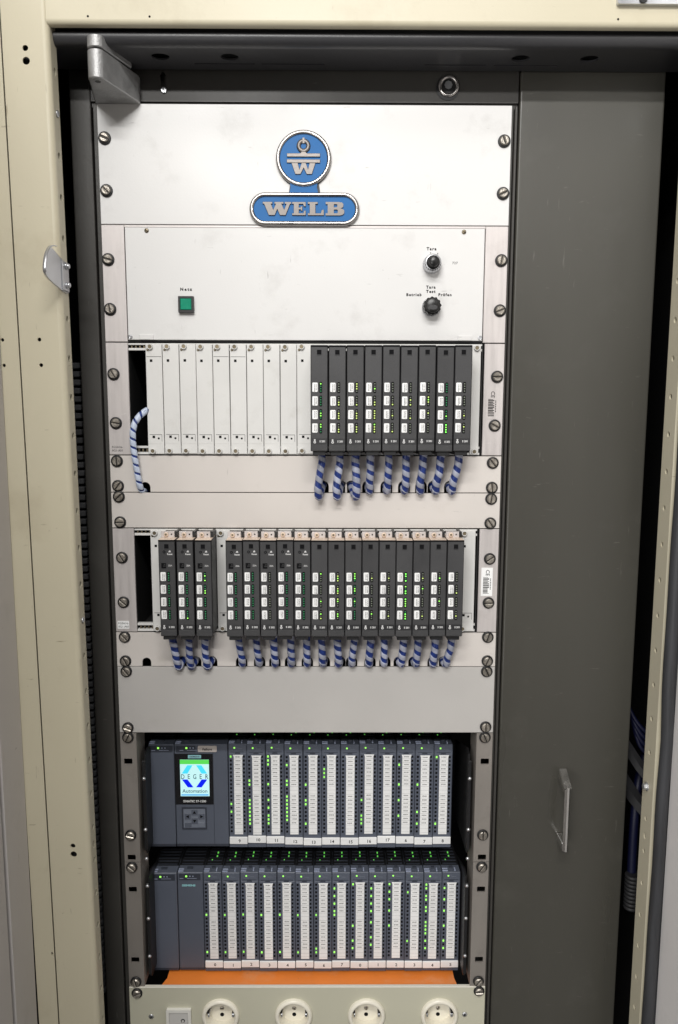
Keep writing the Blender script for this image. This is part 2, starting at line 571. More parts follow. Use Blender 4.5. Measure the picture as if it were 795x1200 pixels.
# right post
b = B()
fh = [circ(-64, -202.2 - 42.4 * k + 42.4 * 6, 3.4, 14, 3.4) for k in range(0, 36)] + [circ(-64, -860.9, 3.0, 14, 4.2)]
b.plate(rect(-80, -50, ZB, ZT), fh, 415.5, 417.5, axis='X', mi=1, mh=0)
b.plate(rect(417.5, 500, ZB, ZT), [], -80, -78)
b.plate(rect(417.5, 460, ZB, ZT), [], -52, -50, mi=1)
b.build('post', ['beige', 'beige_side'], cab)

# dark top profile behind the beam, with holes and slots in its underside
b = B()
sweep_x(b, [(-66, 50.5)] + arc(-58.5, 48, 9.5, 165, 270, 8), -330, 470)
sl = [rect(x0, x1, -22.5, -20.2) for x0, x1 in ((-123, -55), (-47, 23), (135, 204), (213, 285))]
b.plate(rect(-330, 470, -58.5, -6), [circ(x, -38, 10, 20, 8) for x in (-157, -81, 239, 315)] + sl, 38.5, 40.5, axis='Z')
b.box(-330, 470, -52, -6, 46, 48, mi=1)
b.box(-330, 470, -8, -6, 41, ZT, mi=0)
b.box(-330, 470, -58, -56, 48.5, ZT, mi=1)
b.build('top_profile', ['profile_dark', 'dark_inside'], cab)
# inside of the cabinet
b = B()
b.box(-335, 520, 420, 424, ZB, ZT)
b.build('back_wall', 'dark_inside', cab)
b = B()
b.box(-339, -335, -66, 424, ZB, ZT)
b.build('side_wall', 'dark_inside', cab)
b = B()
b.box(520, 524, -66, 424, ZB, ZT)
b.build('side_wall', 'dark_inside', cab)
b = B()
b.box(-335, 520, -50, 420, ZT - 4, ZT)
b.build('roof', 'dark_inside', cab)
# bits on the flanges
hexb = lambda b: (b.lathe([(5.2, 0), (5.2, -1.2), (3.2, -1.4)], 0, 0, 0, axis='X', n=16), b.lathe([(4.1, -1.4), (4.1, -4.6), (3.2, -5.2)], 0, 0, 0, axis='X', n=6, smooth=False))
apart('bolt', 'hexb', hexb, 'zinc', cab, (415.5, -63, -797.5))
apart('bolt', 'hexc', lambda b: (b.lathe([(3.6, 0), (3.6, 1.0), (2.6, 1.8)], 0, 0, 0, axis='X', n=14)), 'zinc', cab, (-259.4, -65.5, -589.5))
apart('bolt', 'hexc', None, 'zinc', cab, (-263.4, -65.5, -31))
b = B()
b.plate(rrect(327, 520, 72, 100, 2), [], -86, -80.6)
b.lathe([(4.5, -2.2), (4.5, 0)], 353, -86, 76.5, n=18, mi=1)
b.build('roof_bracket', ['zinc', 'black'], cab)
b = B()
b.prism([(-62, 32), (-62, -14), (-88, -4), (-94, 8), (-88, 26)], 411.5, 414.8, axis='X', bev=0.8)
b.build('striker', 'zinc', cab)

# rubber seal on the right post
b = B()
pts = []
for i in range(60):
    z = ZT - i * (ZT - ZB) / 59
    w = 1.6 * math.exp(-((z + 730) / 45) ** 2) + 0.5 * math.sin(z * 0.013) + 0.3 * math.sin(z * 0.041)
    pts.append((422.0 + w, -90, z))
b.tube(pts, 7.2, n=12, sq=(0.95, 1.1))
b.box(426, 430.5, -92.6, -80.4, ZB, ZT)
seal = b.build('door_seal', 'rubber')
tag(seal, 'black rubber seal running down the right post beside the light door', 'seal')

# doors standing open on both sides: only their inner edges come into view
b = B()
b.box(-365, -332.4, -700, -142.2, ZB, ZT, bev=1.0)
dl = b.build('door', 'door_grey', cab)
dl['label'] = 'grey door standing open at the far left picture edge'
b = B()
b.box(-365, -331.2, -137, -80.2, ZB, ZT, bev=0.8)
b.build('folded_edge', 'door_grey', dl)
b = B()
b.box(-365, -346, -142.2, -137, ZB, ZT)
b.build('gap_seal', 'black', dl)
b = B()
b.box(429, 452, -760, -93, ZB, ZT, bev=1.5)
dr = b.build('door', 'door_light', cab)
dr['label'] = 'light grey door standing open at the right picture edge'

# catch bracket on the left flange
ct = thing('door_catch', 'galvanised hooked door catch screwed to the left post edge', 'catch', (-259, -60, -216))
ct.location.x -= 3.4 * MM
ct.location.y -= 5 * MM
ct.scale = (1, 0.86, 0.86)
b = B()
ol = [(-53, -181), (-80, -177), (-103, -171.5), (-114, -173), (-124, -179.5), (-131, -188), (-134.5, -197), (-134, -204), (-128, -208), (-110, -212), (-84, -215.5), (-53, -218)]
b.prism(ol, -259.6, -258.2, axis='X')
b.box(-258.2, -256.8, -76, -53, -216.5, -180, bev=0.4)
plate = b.build('plate', 'zinc', ct)
b = B()
key = [Vector((0, -94, -166.5)), Vector((0, -106, -168)), Vector((0, -118, -173.5)), Vector((0, -128, -183)), Vector((0, -134, -194)), Vector((0, -135, -203)), Vector((0, -127, -208.5)), Vector((0, -108, -212.5)), Vector((0, -80, -216.5)), Vector((0, -62, -219))]
cv = catmull(key, 5)
ring = []
for i, p in enumerate(cv):
    w = 3.6 if i < 26 else 2.2
    ring.append([b.bm.verts.new((x, p.y + dy, p.z + dz)) for x, dy, dz in ((-259.6, 0, 0), (-259.6 + w, 0, 0), (-259.6 + w, 1.0, -0.6), (-259.6, 1.0, -0.6))])
fs = []
for a, c in zip(ring, ring[1:]):
    for k in range(4):
        f = b.bm.faces.new((a[k], a[(k + 1) % 4], c[(k + 1) % 4], c[k]))
        f.smooth = k % 2 == 0
        fs.append(f)
fs += [b.bm.faces.new(ring[0]), b.bm.faces.new(ring[-1])]
bmesh.ops.recalc_face_normals(b.bm, faces=fs)
b.build('hook_lip', 'zinc', ct)
for z in (-182.5, -206):
    apart('screw', 'catchscrew', lambda b: (b.lathe([(4.3, 0), (4.3, 1.2), (3.9, 1.4)], 0, 0, 0, axis='X', n=16), b.lathe([(3.4, 1.4), (3.4, 3.2), (2.5, 4.1), (0.4, 4.4)], 0, 0, 0, axis='X', n=14)), 'zinc', ct, (-256.8, -63, z - 3))

# slotted wiring duct behind the left stile, seen through the gap
du = thing('wiring_duct', 'black slotted wiring duct behind the left edge of the swing frame', 'wiring duct', (-279, 20, -1130))
b = B()
b.box(-287, -273.5, 24, 60, -1400, -288)
b.build('base', 'black', du)
for k in range(84):
    z = -293 - k * 10.05
    apart('finger', 'finger%d' % (k % 3), (lambda j: (lambda b: b.box(-5.2 + 0.3 * j, 4.8, -8, 12, -3.7, 3.5, bev=1.2)))(k % 3), 'duct', du, (-279.2 + rnd.uniform(-0.5, 0.5), 14, z))

# ------------------------------------------------------------------ swing frame carrying the rack
sw = thing('swing_rack', 'dark grey hinged steel frame carrying the rack, wide blank side plate', 'rack frame', (75, 20, ZB))
b = B()
b.box(-271, -247, 0, 45, ZB, 43, bev=1.6, seg=2)
b.build('stile', 'frame_dark', sw)
b = B()
b.box(-245.6, -239.6, 3.5, 45, ZB, 4.2, bev=0.8)
b.build('inner_lip', 'frame_dark', sw)
b = B()
ky = [(-165.5, 33), (-166.5, 37), (-163, 41), (-159.3, 37), (-160.2, 33), (-160.2, 20), (-162, 17), (-165.5, 20)]
b.plate(rect(-246.4, 246.6, 6.6, 43), [[(p[0], p[1] - 1.5) for p in ky[::-1]]], 0.6, 4)
b.box(-246.4, 246.6, 4.2, 6.4, 1.2, 30)
b.box(-240, 240, 8, 42, 7, 43)
b.build('top_rail', 'frame_dark', sw)
b = B()
b.box(239.9, 242.6, 3.5, 45, ZB, 4.2, bev=0.6)
b.box(243.4, 246.9, 1.5, 45, ZB, 4.2, bev=0.8)
b.build('inner_lip', 'frame_dark', sw)
b = B()
b.box(248.2, 415.8, -1.5, 28, ZB, 41.5, bev=2.2, seg=3)
b.build('side_plate', 'side_panel', sw)
# edge chip on the side plate, keyhole screw and lock on the top rail
apart('slot_screw', 'smallslot', lambda b: (b.prism([(3.3 * math.cos(t), 3.3 * math.sin(t)) for t in [math.radians(8 + 164 * i / 8) for i in range(9)]], -2.2, 0, bev=0.5),
                                            b.prism([(3.3 * math.cos(t), 3.3 * math.sin(t)) for t in [math.radians(188 + 164 * i / 8) for i in range(9)]], -2.2, 0, bev=0.5),
                                            b.lathe([(3.2, -1.1), (3.2, 0)], 0, 0, 0, n=16)), 'zinc', sw, (-162.0, 0.4, 18.6), (0, 0.9, 0))
lk = B()
lk.lathe([(12.2, 0), (12.2, -1.6), (11.2, -2.4), (8.4, -2.4), (8.0, -1.0), (7.6, -0.4)], 165.7, 0.4, 24.6, n=32)
lock = lk.build('lock', 'chrome', sw)
b = B()
b.lathe([(7.4, -0.9), (7.4, 0)], 165.7, 0.4, 24.6, n=24)
b.build('lock_socket', 'black', lock)
b = B()
b.lathe([(4.6, -2.8), (4.2, -1.0)], 165.2, 0.4, 25.2, n=8, smooth=False)
b.build('lock_insert', 'zinc', lock)
b = B()
b.lathe([(13.8, -0.7), (13.8, 0)], 165.0, 0.45, 22.9, n=28)
b.build('lock_ring', 'black', lock)
# pull handle on the side plate: two legs and a bar
b = B()
b.prism([(326.6, -28.5), (329.2, -31.0), (331.6, -31.0), (334.0, -28.5), (333.2, -25.5), (327.4, -25.5)], -903, -816.5, axis='Z', bev=0.4)
b.box(326.6, 333.6, -26, -1.6, -902.6, -893, bev=0.9, seg=2)
b.prism([(-31, -817), (-25.5, -824), (-1.6, -818), (-1.6, -804.5), (-5, -803)], 325.2, 334.8, axis='X', bev=1.1)
b.build('handle', 'handle_steel', sw)

# hinge at the upper left corner
hg = thing('hinge', 'heavy cast metal hinge at the upper left corner of the swing frame', 'hinge', (-215, -30, 4))


def leaf(z0, z1, name, cut):
    b = B()
    ax, ay, r = -218.5, -65.0, 9.6
    outline = [(-241, -0.6)]
    outline += [(ax + r * math.cos(math.radians(t)), ay + r * math.sin(math.radians(t))) for t in range(170, 330, 8)]
    outline += ([(-189, -9), (-189, -0.6)] if not cut else [(-193, -22), (-204, -0.6)])
    b.prism(outline, z0, z1, axis='Z', bev=0.9)
    return b.build(name, 'cast', hg)


leaf(2.6, 31.0, 'lower_leaf', False)
leaf(33.4, 45.0, 'upper_leaf', True)
b = B()
b.lathe([(6.0, 30.6), (6.0, 33.8)], -218.5, -65, 0, axis='Z', n=20)
b.build('washer', 'black', hg)
b = B()
b.lathe([(5.6, 1.9), (5.6, 2.8)], -218.5, -65, 0, axis='Z', n=20)
pin = b.build('pin', 'cast', hg)
b = B()
b.lathe([(3.2, 1.6), (3.2, 2.2)], -218.5, -65, 0, axis='Z', n=6, smooth=False)
b.build('pin_socket', 'black', pin)


# ------------------------------------------------------------------ rack screws
def screw_mesh(b):
    b.lathe([(7.3, 0), (7.3, -1.4), (6.6, -2.2), (5.5, -1.6)], 0, 0, 0, n=24, mi=1)
    for s0 in (6.5, 186.5):
        seg = [math.radians(s0 + 167 * i / 10) for i in range(11)]
        b.prism([(5.4 * math.cos(t), 5.4 * math.sin(t)) for t in seg], -4.8, -1.0, bev=1.0)
    b.lathe([(5.3, -3.0), (5.3, -1)], 0, 0, 0, n=20, mi=1)


def screws(parent, pts):
    for x, z in pts:
        apart('screw', 'rackscrew', screw_mesh, ['screw_steel', 'black'], parent, (x, -2.1, z), (0, rnd.uniform(0, 3.14), 0))


HW = 239.2


def sheet(name, label, cat, z0, z1, material, notches=(), gap=0.45):
    """19 inch front plate with bevelled edge; notches: arched cut-outs along the lower edge"""
    t = thing(name, label, cat, (0, 0, z0))
    o = [(HW, z0 + gap), (HW, z1 - gap), (-HW, z1 - gap), (-HW, z0 + gap)]
    for x, r, h in sorted(notches):
        o.append((x - r, z0 + gap))
        for i in range(9):
            a = math.radians(180 - 180 * i / 8)
            o.append((x + r * math.cos(a), z0 + gap + h - r + r * math.sin(a)))
        o.append((x + r, z0 + gap))
    b = B()
    b.prism(o, -2.0, 0.8, bev=0.35)
    b.build('sheet', material, t)
    return t


# --- top plate with the badge
pa = sheet('rack_faceplate', 'white top rack panel carrying the blue badge', 'rack panel', -130.3, 3.6, 'white')
screws(pa, [(-231.2, -34.7), (-231.2, -92.7), (231, -36), (231.4, -94)])
b = B()
b.prism(circ(-1.4, -57.6, 31.6, 48), -3.4, -2.0)
b.prism(rrect(-64.6, 63.4, -131.2, -95.0, 17.9, 10), -3.3, -2.02)
b.prism([(-19, -96), (18, -96), (16, -82), (-17, -82)], -3.2, -2.04)
badge = b.build('badge', 'black', pa)  # black back plate, also standing in for the badge's shadow
b = B()
cx, cz = -1.4, -56.8
b.prism(circ(cx, cz, 28.6, 48), -5.2, -3.42)
b.prism(rrect(-61.6, 60.4, -127.4, -98.2, 14.5, 10), -5.15, -3.32)
neck = [(-21.5, -97.5), (18.8, -97.5), (15.2, -94), (13.9, -89), (14.8, -82), (-17.6, -82), (-16.6, -89), (-18, -94)]
b.prism(neck, -5.1, -3.3)
b.build('enamel_inlay', 'enamel', badge)
b = B()
b.tube([(cx + 29.6 * math.cos(t), -4.9, cz + 28.9 * math.sin(t)) for t in [2 * math.pi * i / 64 for i in range(64)]], 2.6, n=10, closed=True, sq=(1.0, 1.0))
b.tube([(p[0], -4.9, p[1]) for p in rrect(-62.2, 61.0, -129.0, -97.0, 15.9, 10)], 2.7, n=10, closed=True)
b.build('rim', 'chrome', badge)
b = B()
# balance pan and upper mark, double bar, W
b.tube([(cx + 5.6 * math.cos(t), -5.8, -43.2 + 5.6 * math.sin(t)) for t in [2 * math.pi * i / 28 for i in range(28)]], 2.5, n=8, closed=True, sq=(1.0, 0.55))
b.box(cx - 1.1, cx + 1.1, -7.0, -5.2, -40.5, -34.6)
b.prism([(cx - 2.0, -49.6), (cx + 2.0, -49.6), (cx + 4, -51.6), (cx + 19.2, -51.6), (cx + 19.2, -55.4), (cx - 19.2, -55.4), (cx - 19.2, -51.6), (cx - 4, -51.6)], -6.9, -5.2, bev=0.3)
b.prism([(cx - 19.4, -58.2), (cx + 19.2, -58.2), (cx + 19.2, -62), (cx - 19.4, -62)], -6.8, -5.2, bev=0.3)
W = [(-14, -62), (-6.8, -62), (-4.8, -69), (-2.2, -62.02), (2.6, -62.02), (5.2, -69), (7.0, -62), (13.8, -62), (9.6, -74.4), (3.6, -74.4), (0.1, -67.4), (-3.6, -74.4), (-9.6, -74.4)]
b.prism([(cx + p[0], p[1] - 0.1) for p in W], -6.75, -5.2, bev=0.25)


b.build('emblem', 'brushed', badge)


def slab(b, kind, x, z, w, h):
    """bold slab serif capitals, x/z lower left"""
    P = lambda pts: [(x + p[0] * w, z + p[1] * h) for p in pts]
    if kind == 'W':
        b.prism(P([(0, 1), (0.34, 1), (0.34, .84), (.29, .84), (.37, .42), (.46, .84), (.41, .84), (.41, 1), (.73, 1), (.73, .84), (.66, .84), (.75, .42), (.83, .84), (.77, .84), (.77, 1), (1, 1), (1, .84), (.96, .84), (.80, 0), (.60, 0), (.51, .45), (.42, 0), (.21, 0), (.05, .84), (0, .84)]), -6.9, -5.2, bev=0.25)
    if kind == 'E':
        b.prism(P([(0, 1), (1, 1), (1, .66), (.86, .66), (.80, .84), (.5, .84), (.5, .59), (.62, .59), (.66, .68), (.76, .68), (.76, .34), (.66, .34), (.62, .43), (.5, .43), (.5, .16), (.82, .16), (.88, .36), (1, .36), (1, 0), (0, 0), (0, .16), (.12, .16), (.12, .84), (0, .84)]), -6.9, -5.2, bev=0.25)
    if kind == 'L':
        b.prism(P([(0, 1), (.62, 1), (.62, .84), (.48, .84), (.48, .16), (.80, .16), (.87, .42), (1, .42), (1, 0), (0, 0), (0, .16), (.12, .16), (.12, .84), (0, .84)]), -6.9, -5.2, bev=0.25)
    if kind == 'B':
        out = P([(0, 1), (.72, 1), (.88, .96), (.95, .86), (.95, .66), (.88, .57), (.78, .53), (.92, .48), (1, .38), (1, .16), (.92, .05), (.76, 0), (0, 0), (0, .16), (.11, .16), (.11, .84), (0, .84)])
        h1 = P([(.44, .84), (.58, .84), (.63, .80), (.63, .65), (.58, .60), (.44, .60)])
        h2 = P([(.44, .44), (.60, .44), (.66, .38), (.66, .22), (.60, .16), (.44, .16)])
        b.plate(out, [h1, h2], -6.9, -5.2)


zl, hl = -120.3, 15.0
for kind, x_, w_ in (('W', -49.2, 33.4), ('E', -15.0, 16.0), ('L', 3.2, 19.0), ('B', 24.2, 21.6)):
    b = B()
    slab(b, kind, x_, zl, w_, hl)
    b.build('letter', 'brushed', badge)

# --- control unit below the badge
pb = thing('control_unit', 'white control panel with two black knobs and a green power button', 'control panel', (0, 0, -265.5))
for s in (-1, 1):
    b = B()
    x0, x1 = sorted((s * 212.6, s * HW))
    b.prism(rect(x0, x1, -265.0, -130.8), -2.0, 0.6, bev=0.4)
    ear = b.build('ear', 'alu', pb)
b = B()
b.box(-212.4, 212.4, 2.0, 90, -265.3, -131)
b.build('chassis', 'black_matte', pb)
b = B()
b.prism(rect(-211.6, 211.6, -262.8, -133.6), -2.6, 0.6, bev=0.5)
b.build('front_plate', 'white', pb)
b = B()
b.prism(rect(-212.5, 212.5, -133.2, -130.7), -1.6, 0.6, bev=0.3)
b.build('upper_rail', 'alu', pb)
screws(pb, [(-232.1, -170.2), (-231.9, -227.3), (231.7, -169.7), (231.8, -227.4)])


def mini(b):
    b.lathe([(2.6, 0), (2.6, -0.8), (2.0, -1.3), (0.3, -1.4)], 0, 0, 0, n=14)


def keyslot(b):
    b.lathe([(1.1, 0), (1.1, -0.15)], 0, 0, 0, n=10)


for x, z in ((-185.9, -137.2), (186.8, -137.4)):
    s_ = apart('small_screw', 'mini', mini, 'brass', pb, (x, -2.6, z))
    apart('slot', 'minislot', lambda b: b.box(-2.2, 2.2, -0.25, 0, -0.35, 0.35), 'ink', s_, (x, -4.0, z), (0, 0.6, 0))
for s, xc in ((-1, -189.5), (1, 190.8)):
    b = B()
    b.prism(rect(xc - 8.4, xc + 8.4, -262.6, -257.0), -4.0, -2.62, bev=0.3)
    tb = b.build('latch_tab', 'white', pb)
    xs = -208.8 if s < 0 else 208.9
    b = B()
    b.lathe([(2.6, 0), (2.6, -0.7), (1.7, -0.9), (1.5, -0.4)], xs, -2.6, -259.3, n=14)
    b.build('small_screw', 'zinc', pb)
# green button
b = B()
b.plate(rect(-150, -132, -231.4, -212.6), [rect(-147.7, -134.3, -228.6, -215.2)], -8.2, -2.6)
btn = b.build('power_button', 'black', pb)
b = B()
b.prism(rect(-147.5, -134.5, -228.4, -215.4), -8.8, -3, bev=0.8)
b.build('lens', 'green_lens', btn)
text('Netz', 3.3, pb, (-141.4, -2.68, -204.0), 'ink', sx=1.05, spacing=1.5, bold=0.22)
# tare potentiometer
b = B()
b.lathe([(10.6, 0), (10.6, -3), (10.0, -4.2), (10.0, -13), (9.2, -14.4), (6.5, -14.4)], 149.4, -2.6, -174.6, n=32)
k1 = b.build('tare_dial', 'zinc', pb)
b = B()
b.lathe([(7.8, -14.4), (7.8, -15.8), (6.4, -16.2), (5.9, -23.5), (5.0, -24.6), (0.5, -24.8)], 149.4, -2.6, -174.6, n=28)
b.build('dial_knob', 'knob_black', k1)
b = B()
for i in range(9):
    a = math.radians(200 + i * 17.5)
    b.box(149.4 + 8.9 * math.cos(a) - 0.4, 149.4 + 8.9 * math.cos(a) + 0.4, -17.15, -17.0, -174.6 + 8.9 * math.sin(a) - 0.7, -174.6 + 8.9 * math.sin(a) + 0.7)
b.build('scale_marks', 'ink', k1)
b = B()
for i in range(20):
    a = 2 * math.pi * i / 20
    b.box(149.4 + 10.1 * math.cos(a) - 0.35, 149.4 + 10.1 * math.cos(a) + 0.35, -14.5, -7.5, -174.6 + 10.1 * math.sin(a) - 0.35, -174.6 + 10.1 * math.sin(a) + 0.35)
b.build('knurling', 'zinc', k1)
text('Tara', 3.3, pb, (149.0, -2.68, -156.6), 'ink', spacing=1.35, bold=0.22)
text('+', 2.6, pb, (148.0, -2.68, -161.3), 'ink', bold=0.05)
text('x', 2.4, pb, (156.3, -2.68, -161.8), 'ink', bold=0.05)
text('727', 2.6, pb, (177.0, -2.68, -172.7), 'ink_grey', spacing=1.2, bold=0.08)
# mode selector
b = B()
b.lathe([(11.0, 0), (11.0, -2.0), (10.2, -3)], 149.6, -2.6, -223.8, n=28)
k2 = b.build('mode_selector', 'zinc', pb)
b = B()
n = 48
prof = []
for i in range(n):
    a = 2 * math.pi * i / n
    r = 9.9 + (0.7 if i % 4 < 2 else -0.25)
    prof.append((149.6 + r * math.cos(a), -223.8 + r * math.sin(a)))
b.prism(prof, -17.5, -5.0, bev=0.6)
b.lathe([(8.6, -17.5), (8.2, -21.5), (7.2, -22.4), (0.4, -22.0)], 149.6, 0, -223.8, n=28)
b.build('selector_knob', 'knob_black', k2)
b = B()
b.lathe([(5.2, -22.6), (5.2, -22.0)], 149.6, 0, -226.2, n=18, sz=0.55)
b.build('knob_cap', 'module', k2)
text('Tara', 3.2, pb, (149.0, -2.68, -200.5), 'ink', spacing=1.35, bold=0.22)
text('Test', 3.2, pb, (149.0, -2.68, -205.5), 'ink', spacing=1.35, bold=0.22)
text('Betrieb', 3.1, pb, (129.0, -2.68, -209.3), 'ink', spacing=1.35, bold=0.22)
text('Pr\u00fcfen', 3.1, pb, (166.0, -2.68, -209.2), 'ink', spacing=1.35, bold=0.22)


# ------------------------------------------------------------------ sub-racks
def subrack(label, z0, z1, xl, barcode_z, code_z, pasted):
    """z0 lower edge, z1 upper edge; xl: right edge of the open bay at the left"""
    t = thing('subrack', label, 'subrack', (0, 0, z0))
    for s in (-1, 1):
        b = B()
        x0, x1 = sorted(((-212.8 if s < 0 else 215.2), s * HW))
        b.prism(rect(x0, x1, z0 + 0.5, z1 - 0.5), -2.0, 0.6, bev=0.4)
        b.build('ear', 'alu', t)
    # rails above and below, with slotted rows
    for za, zb_ in ((z1 - 1.0, z1 - 3.0), (z1 - 6.6, z1 - 9.4), (z0 + 8.4, z0 + 11.0), (z0 + 0.8, z0 + 3.6)):
        b = B()
        lo, hi = min(za, zb_), max(za, zb_)
        b.prism(rect(-212.4, 212.2, lo, hi), -0.8, 6, bev=0.3)
        b.build('rail', 'white_card', t)
    for zc in (z1 - 4.8, z0 + 6.0):
        b = B()
        for k in range(4):
            x = -209.5 + k * 4.9
            b.box(x, x + 1.6, 1.0, 4, zc - 2.3, zc + 2.3)
        b.build('rail_teeth', 'brass', t)
    b = B()
    b.box(-212.5, 212.5, 150, 152, z0, z1)
    b.box(-214, -212.6, 1, 150, z0 + 0.2, z1 - 0.2)
    b.box(212.6, 214, 1, 150, z0 + 0.2, z1 - 0.2)
    b.box(-212.5, 212.5, 7, 150, z1 - 3, z1 - 1)
    b.box(-212.5, 212.5, 7, 150, z0 + 1, z0 + 3)
    b.build('case', 'dark_inside', t)
    # barcode label on the right ear
    b = B()
    b.prism(rect(218.6, 232.8, barcode_z - 36, barcode_z), -2.35, -2.02)
    lb = b.build('barcode_label', 'label_white' if pasted else 'alu', t)
    b = B()
    zz = barcode_z - 12
    while zz > barcode_z - 33:
        w = rnd.choice((0.45, 0.7, 1.1))
        b.box(221, 228.5 - (0 if rnd.random() < .7 else 1.5), -2.42, -2.36, zz - w, zz)
        zz -= w + rnd.choice((0.35, 0.6, 0.8))
    for k in range(7):
        b.box(229.6, 230.8, -2.42, -2.36, barcode_z - 15 - k * 2.1, barcode_z - 13.8 - k * 2.1)
    b.build('barcode', 'ink', lb)
    text('CE', 4.6, lb, (226.6, -2.40, barcode_z - 6.5), 'ink', rot=math.pi / 2, bold=0.06)
    # type code on the left ear
    par = t
    y = -2.05
    if pasted:
        b = B()
        b.prism(rect(-237, -222.4, code_z - 4.6, code_z + 5.4), -2.3, -2.02)
        par = b.build('type_label', 'label_white', t)
        y = -2.36
    text('FGSA16-', 2.5, par, (-229.4, y, code_z + 2.4), 'ink', bold=0.02)
    text('0G1-A01', 2.5, par, (-229.2, y, code_z - 1.8), 'ink', bold=0.02)
    return t


s1 = subrack('upper subrack with ten white blank plates and nine dark modules', -400.5, -265.7, -192, -319.8, -393.2, False)
screws(s1, [(-230.7, -303.3), (-229.9, -361.7), (230.8, -305.2), (229.6, -363.6)])
s2 = subrack('lower subrack with seventeen dark modules and cables hanging below', -623.0, -490.7, -193, -539.8, -614.0, True)
screws(s2, [(-228.4, -527.5), (-228.4, -584.2), (228.4, -528.4), (228.4, -584.5)])


def collar(b):
    b.lathe([(3.6, 0), (3.6, -2.2), (3.2, -3.2), (2.5, -3.2), (2.3, -2.2)], 0, 0, 0, n=18, mi=0)
    b.lathe([(2.3, -2.6), (2.3, -0.2)], 0, 0, 0, n=12, mi=1)


def blank(x0, x1, z0, z1, label, cat='blank plate', full=True, line=False, group=None):
    t = thing('blank_plate', label, cat, ((x0 + x1) / 2, 0, z0), group)
    b = B()
    b.prism(rect(x0 + 0.35, x1 - 0.35, z0, z1), -4.0, -1.2, bev=0.5)
    b.build('plate', 'white_card', t)
    xs = x0 + 6.0
    sq = lambda b: b.box(-1.5, 1.5, -0.12, 0.1, -1.5, 1.5)
    if x1 - x0 > 16:
        apart('square_hole', 'sqh', sq, 'ink', t, (xs + 0.8, -4.02, z1 - 19.5))
        apart('square_hole', 'sqh', sq, 'ink', t, (xs + 1.5, -4.02, z0 + 20.7))
        apart('round_hole', 'rdh', lambda b: b.lathe([(1.25, -0.1), (1.25, 0.1)], 0, 0, 0, n=12), 'ink', t, (xs + 7.4, -4.02, z0 + 18.9))
        b = B()
        b.box(x0 + 2.5, x1 - 3.0, -4.16, -3.9, z0 + 23.2, z0 + 23.7)
        b.box(x1 - 3.0, x1 - 2.6, -4.16, -3.9, z0 + 15.2, z0 + 23.7)
        if line:
            b.box(x0 + 1.2, x1 - 1.2, -4.16, -3.9, z1 - 15.0, z1 - 14.5)
        b.build('score_line', 'ink_grey', t)
        b = B()
        b.box(x0 + 1.6, x1 - 2.6, -4.25, -3.9, z0 + 12.8, z0 + 13.6)
        b.build('ridge', 'white_card', t)
    apart('collar_screw', 'collar', collar, ['white_card', 'brass'], t, (xs if x1 - x0 > 16 else (x0 + x1) / 2, -4.0, z1 - 3.2))
    if x1 - x0 > 16:
        apart('pilot_pin', 'pilot', lambda b: b.lathe([(1.5, 0), (1.5, -0.6), (0.9, -0.8)], 0, 0, 0, n=10), 'brass', t, (xs - 3.0, -4.0, z1 - 6.8))
    apart('collar_screw', 'collar', collar, ['white_card', 'brass'], t, (xs if x1 - x0 > 16 else (x0 + x1) / 2, -4.0, z0 + 3.6))
    return t


ordn = ['first', 'second', 'third', 'fourth', 'fifth', 'sixth', 'seventh', 'eighth', 'ninth', 'tenth', 'eleventh', 'twelfth', 'thirteenth', 'fourteenth']
for i in range(10):
    x0 = -191.6 + i * 20.12
    lab = 'leftmost white blank plate in upper subrack, beside the open black bay' if i == 0 else (
        'tenth white blank plate in upper subrack, touching the dark modules' if i == 9 else '%s white blank plate from the left in the upper subrack' % ordn[i])
    blank(x0, x0 + 20.12, -398.7, -267.6, lab, line=(i in (0, 4, 5)), group='white blank plates in the upper subrack')
blank(199.5, 210.6, -398.6, -268.0, 'narrow white filler plate right of the upper dark modules')
blank(-192.5, -172.6, -621.0, -493.0, 'white filler plate left of the lower dark modules, beside the open bay')
blank(-110.8, -93.4, -621.0, -493.0, 'white filler plate between the two groups of lower dark modules')
blank(189.8, 210.4, -621.0, -493.0, 'white filler plate right of the last lower dark module')


# ------------------------------------------------------------------ dark plug-in modules
def led_rows(pattern):
    return pattern


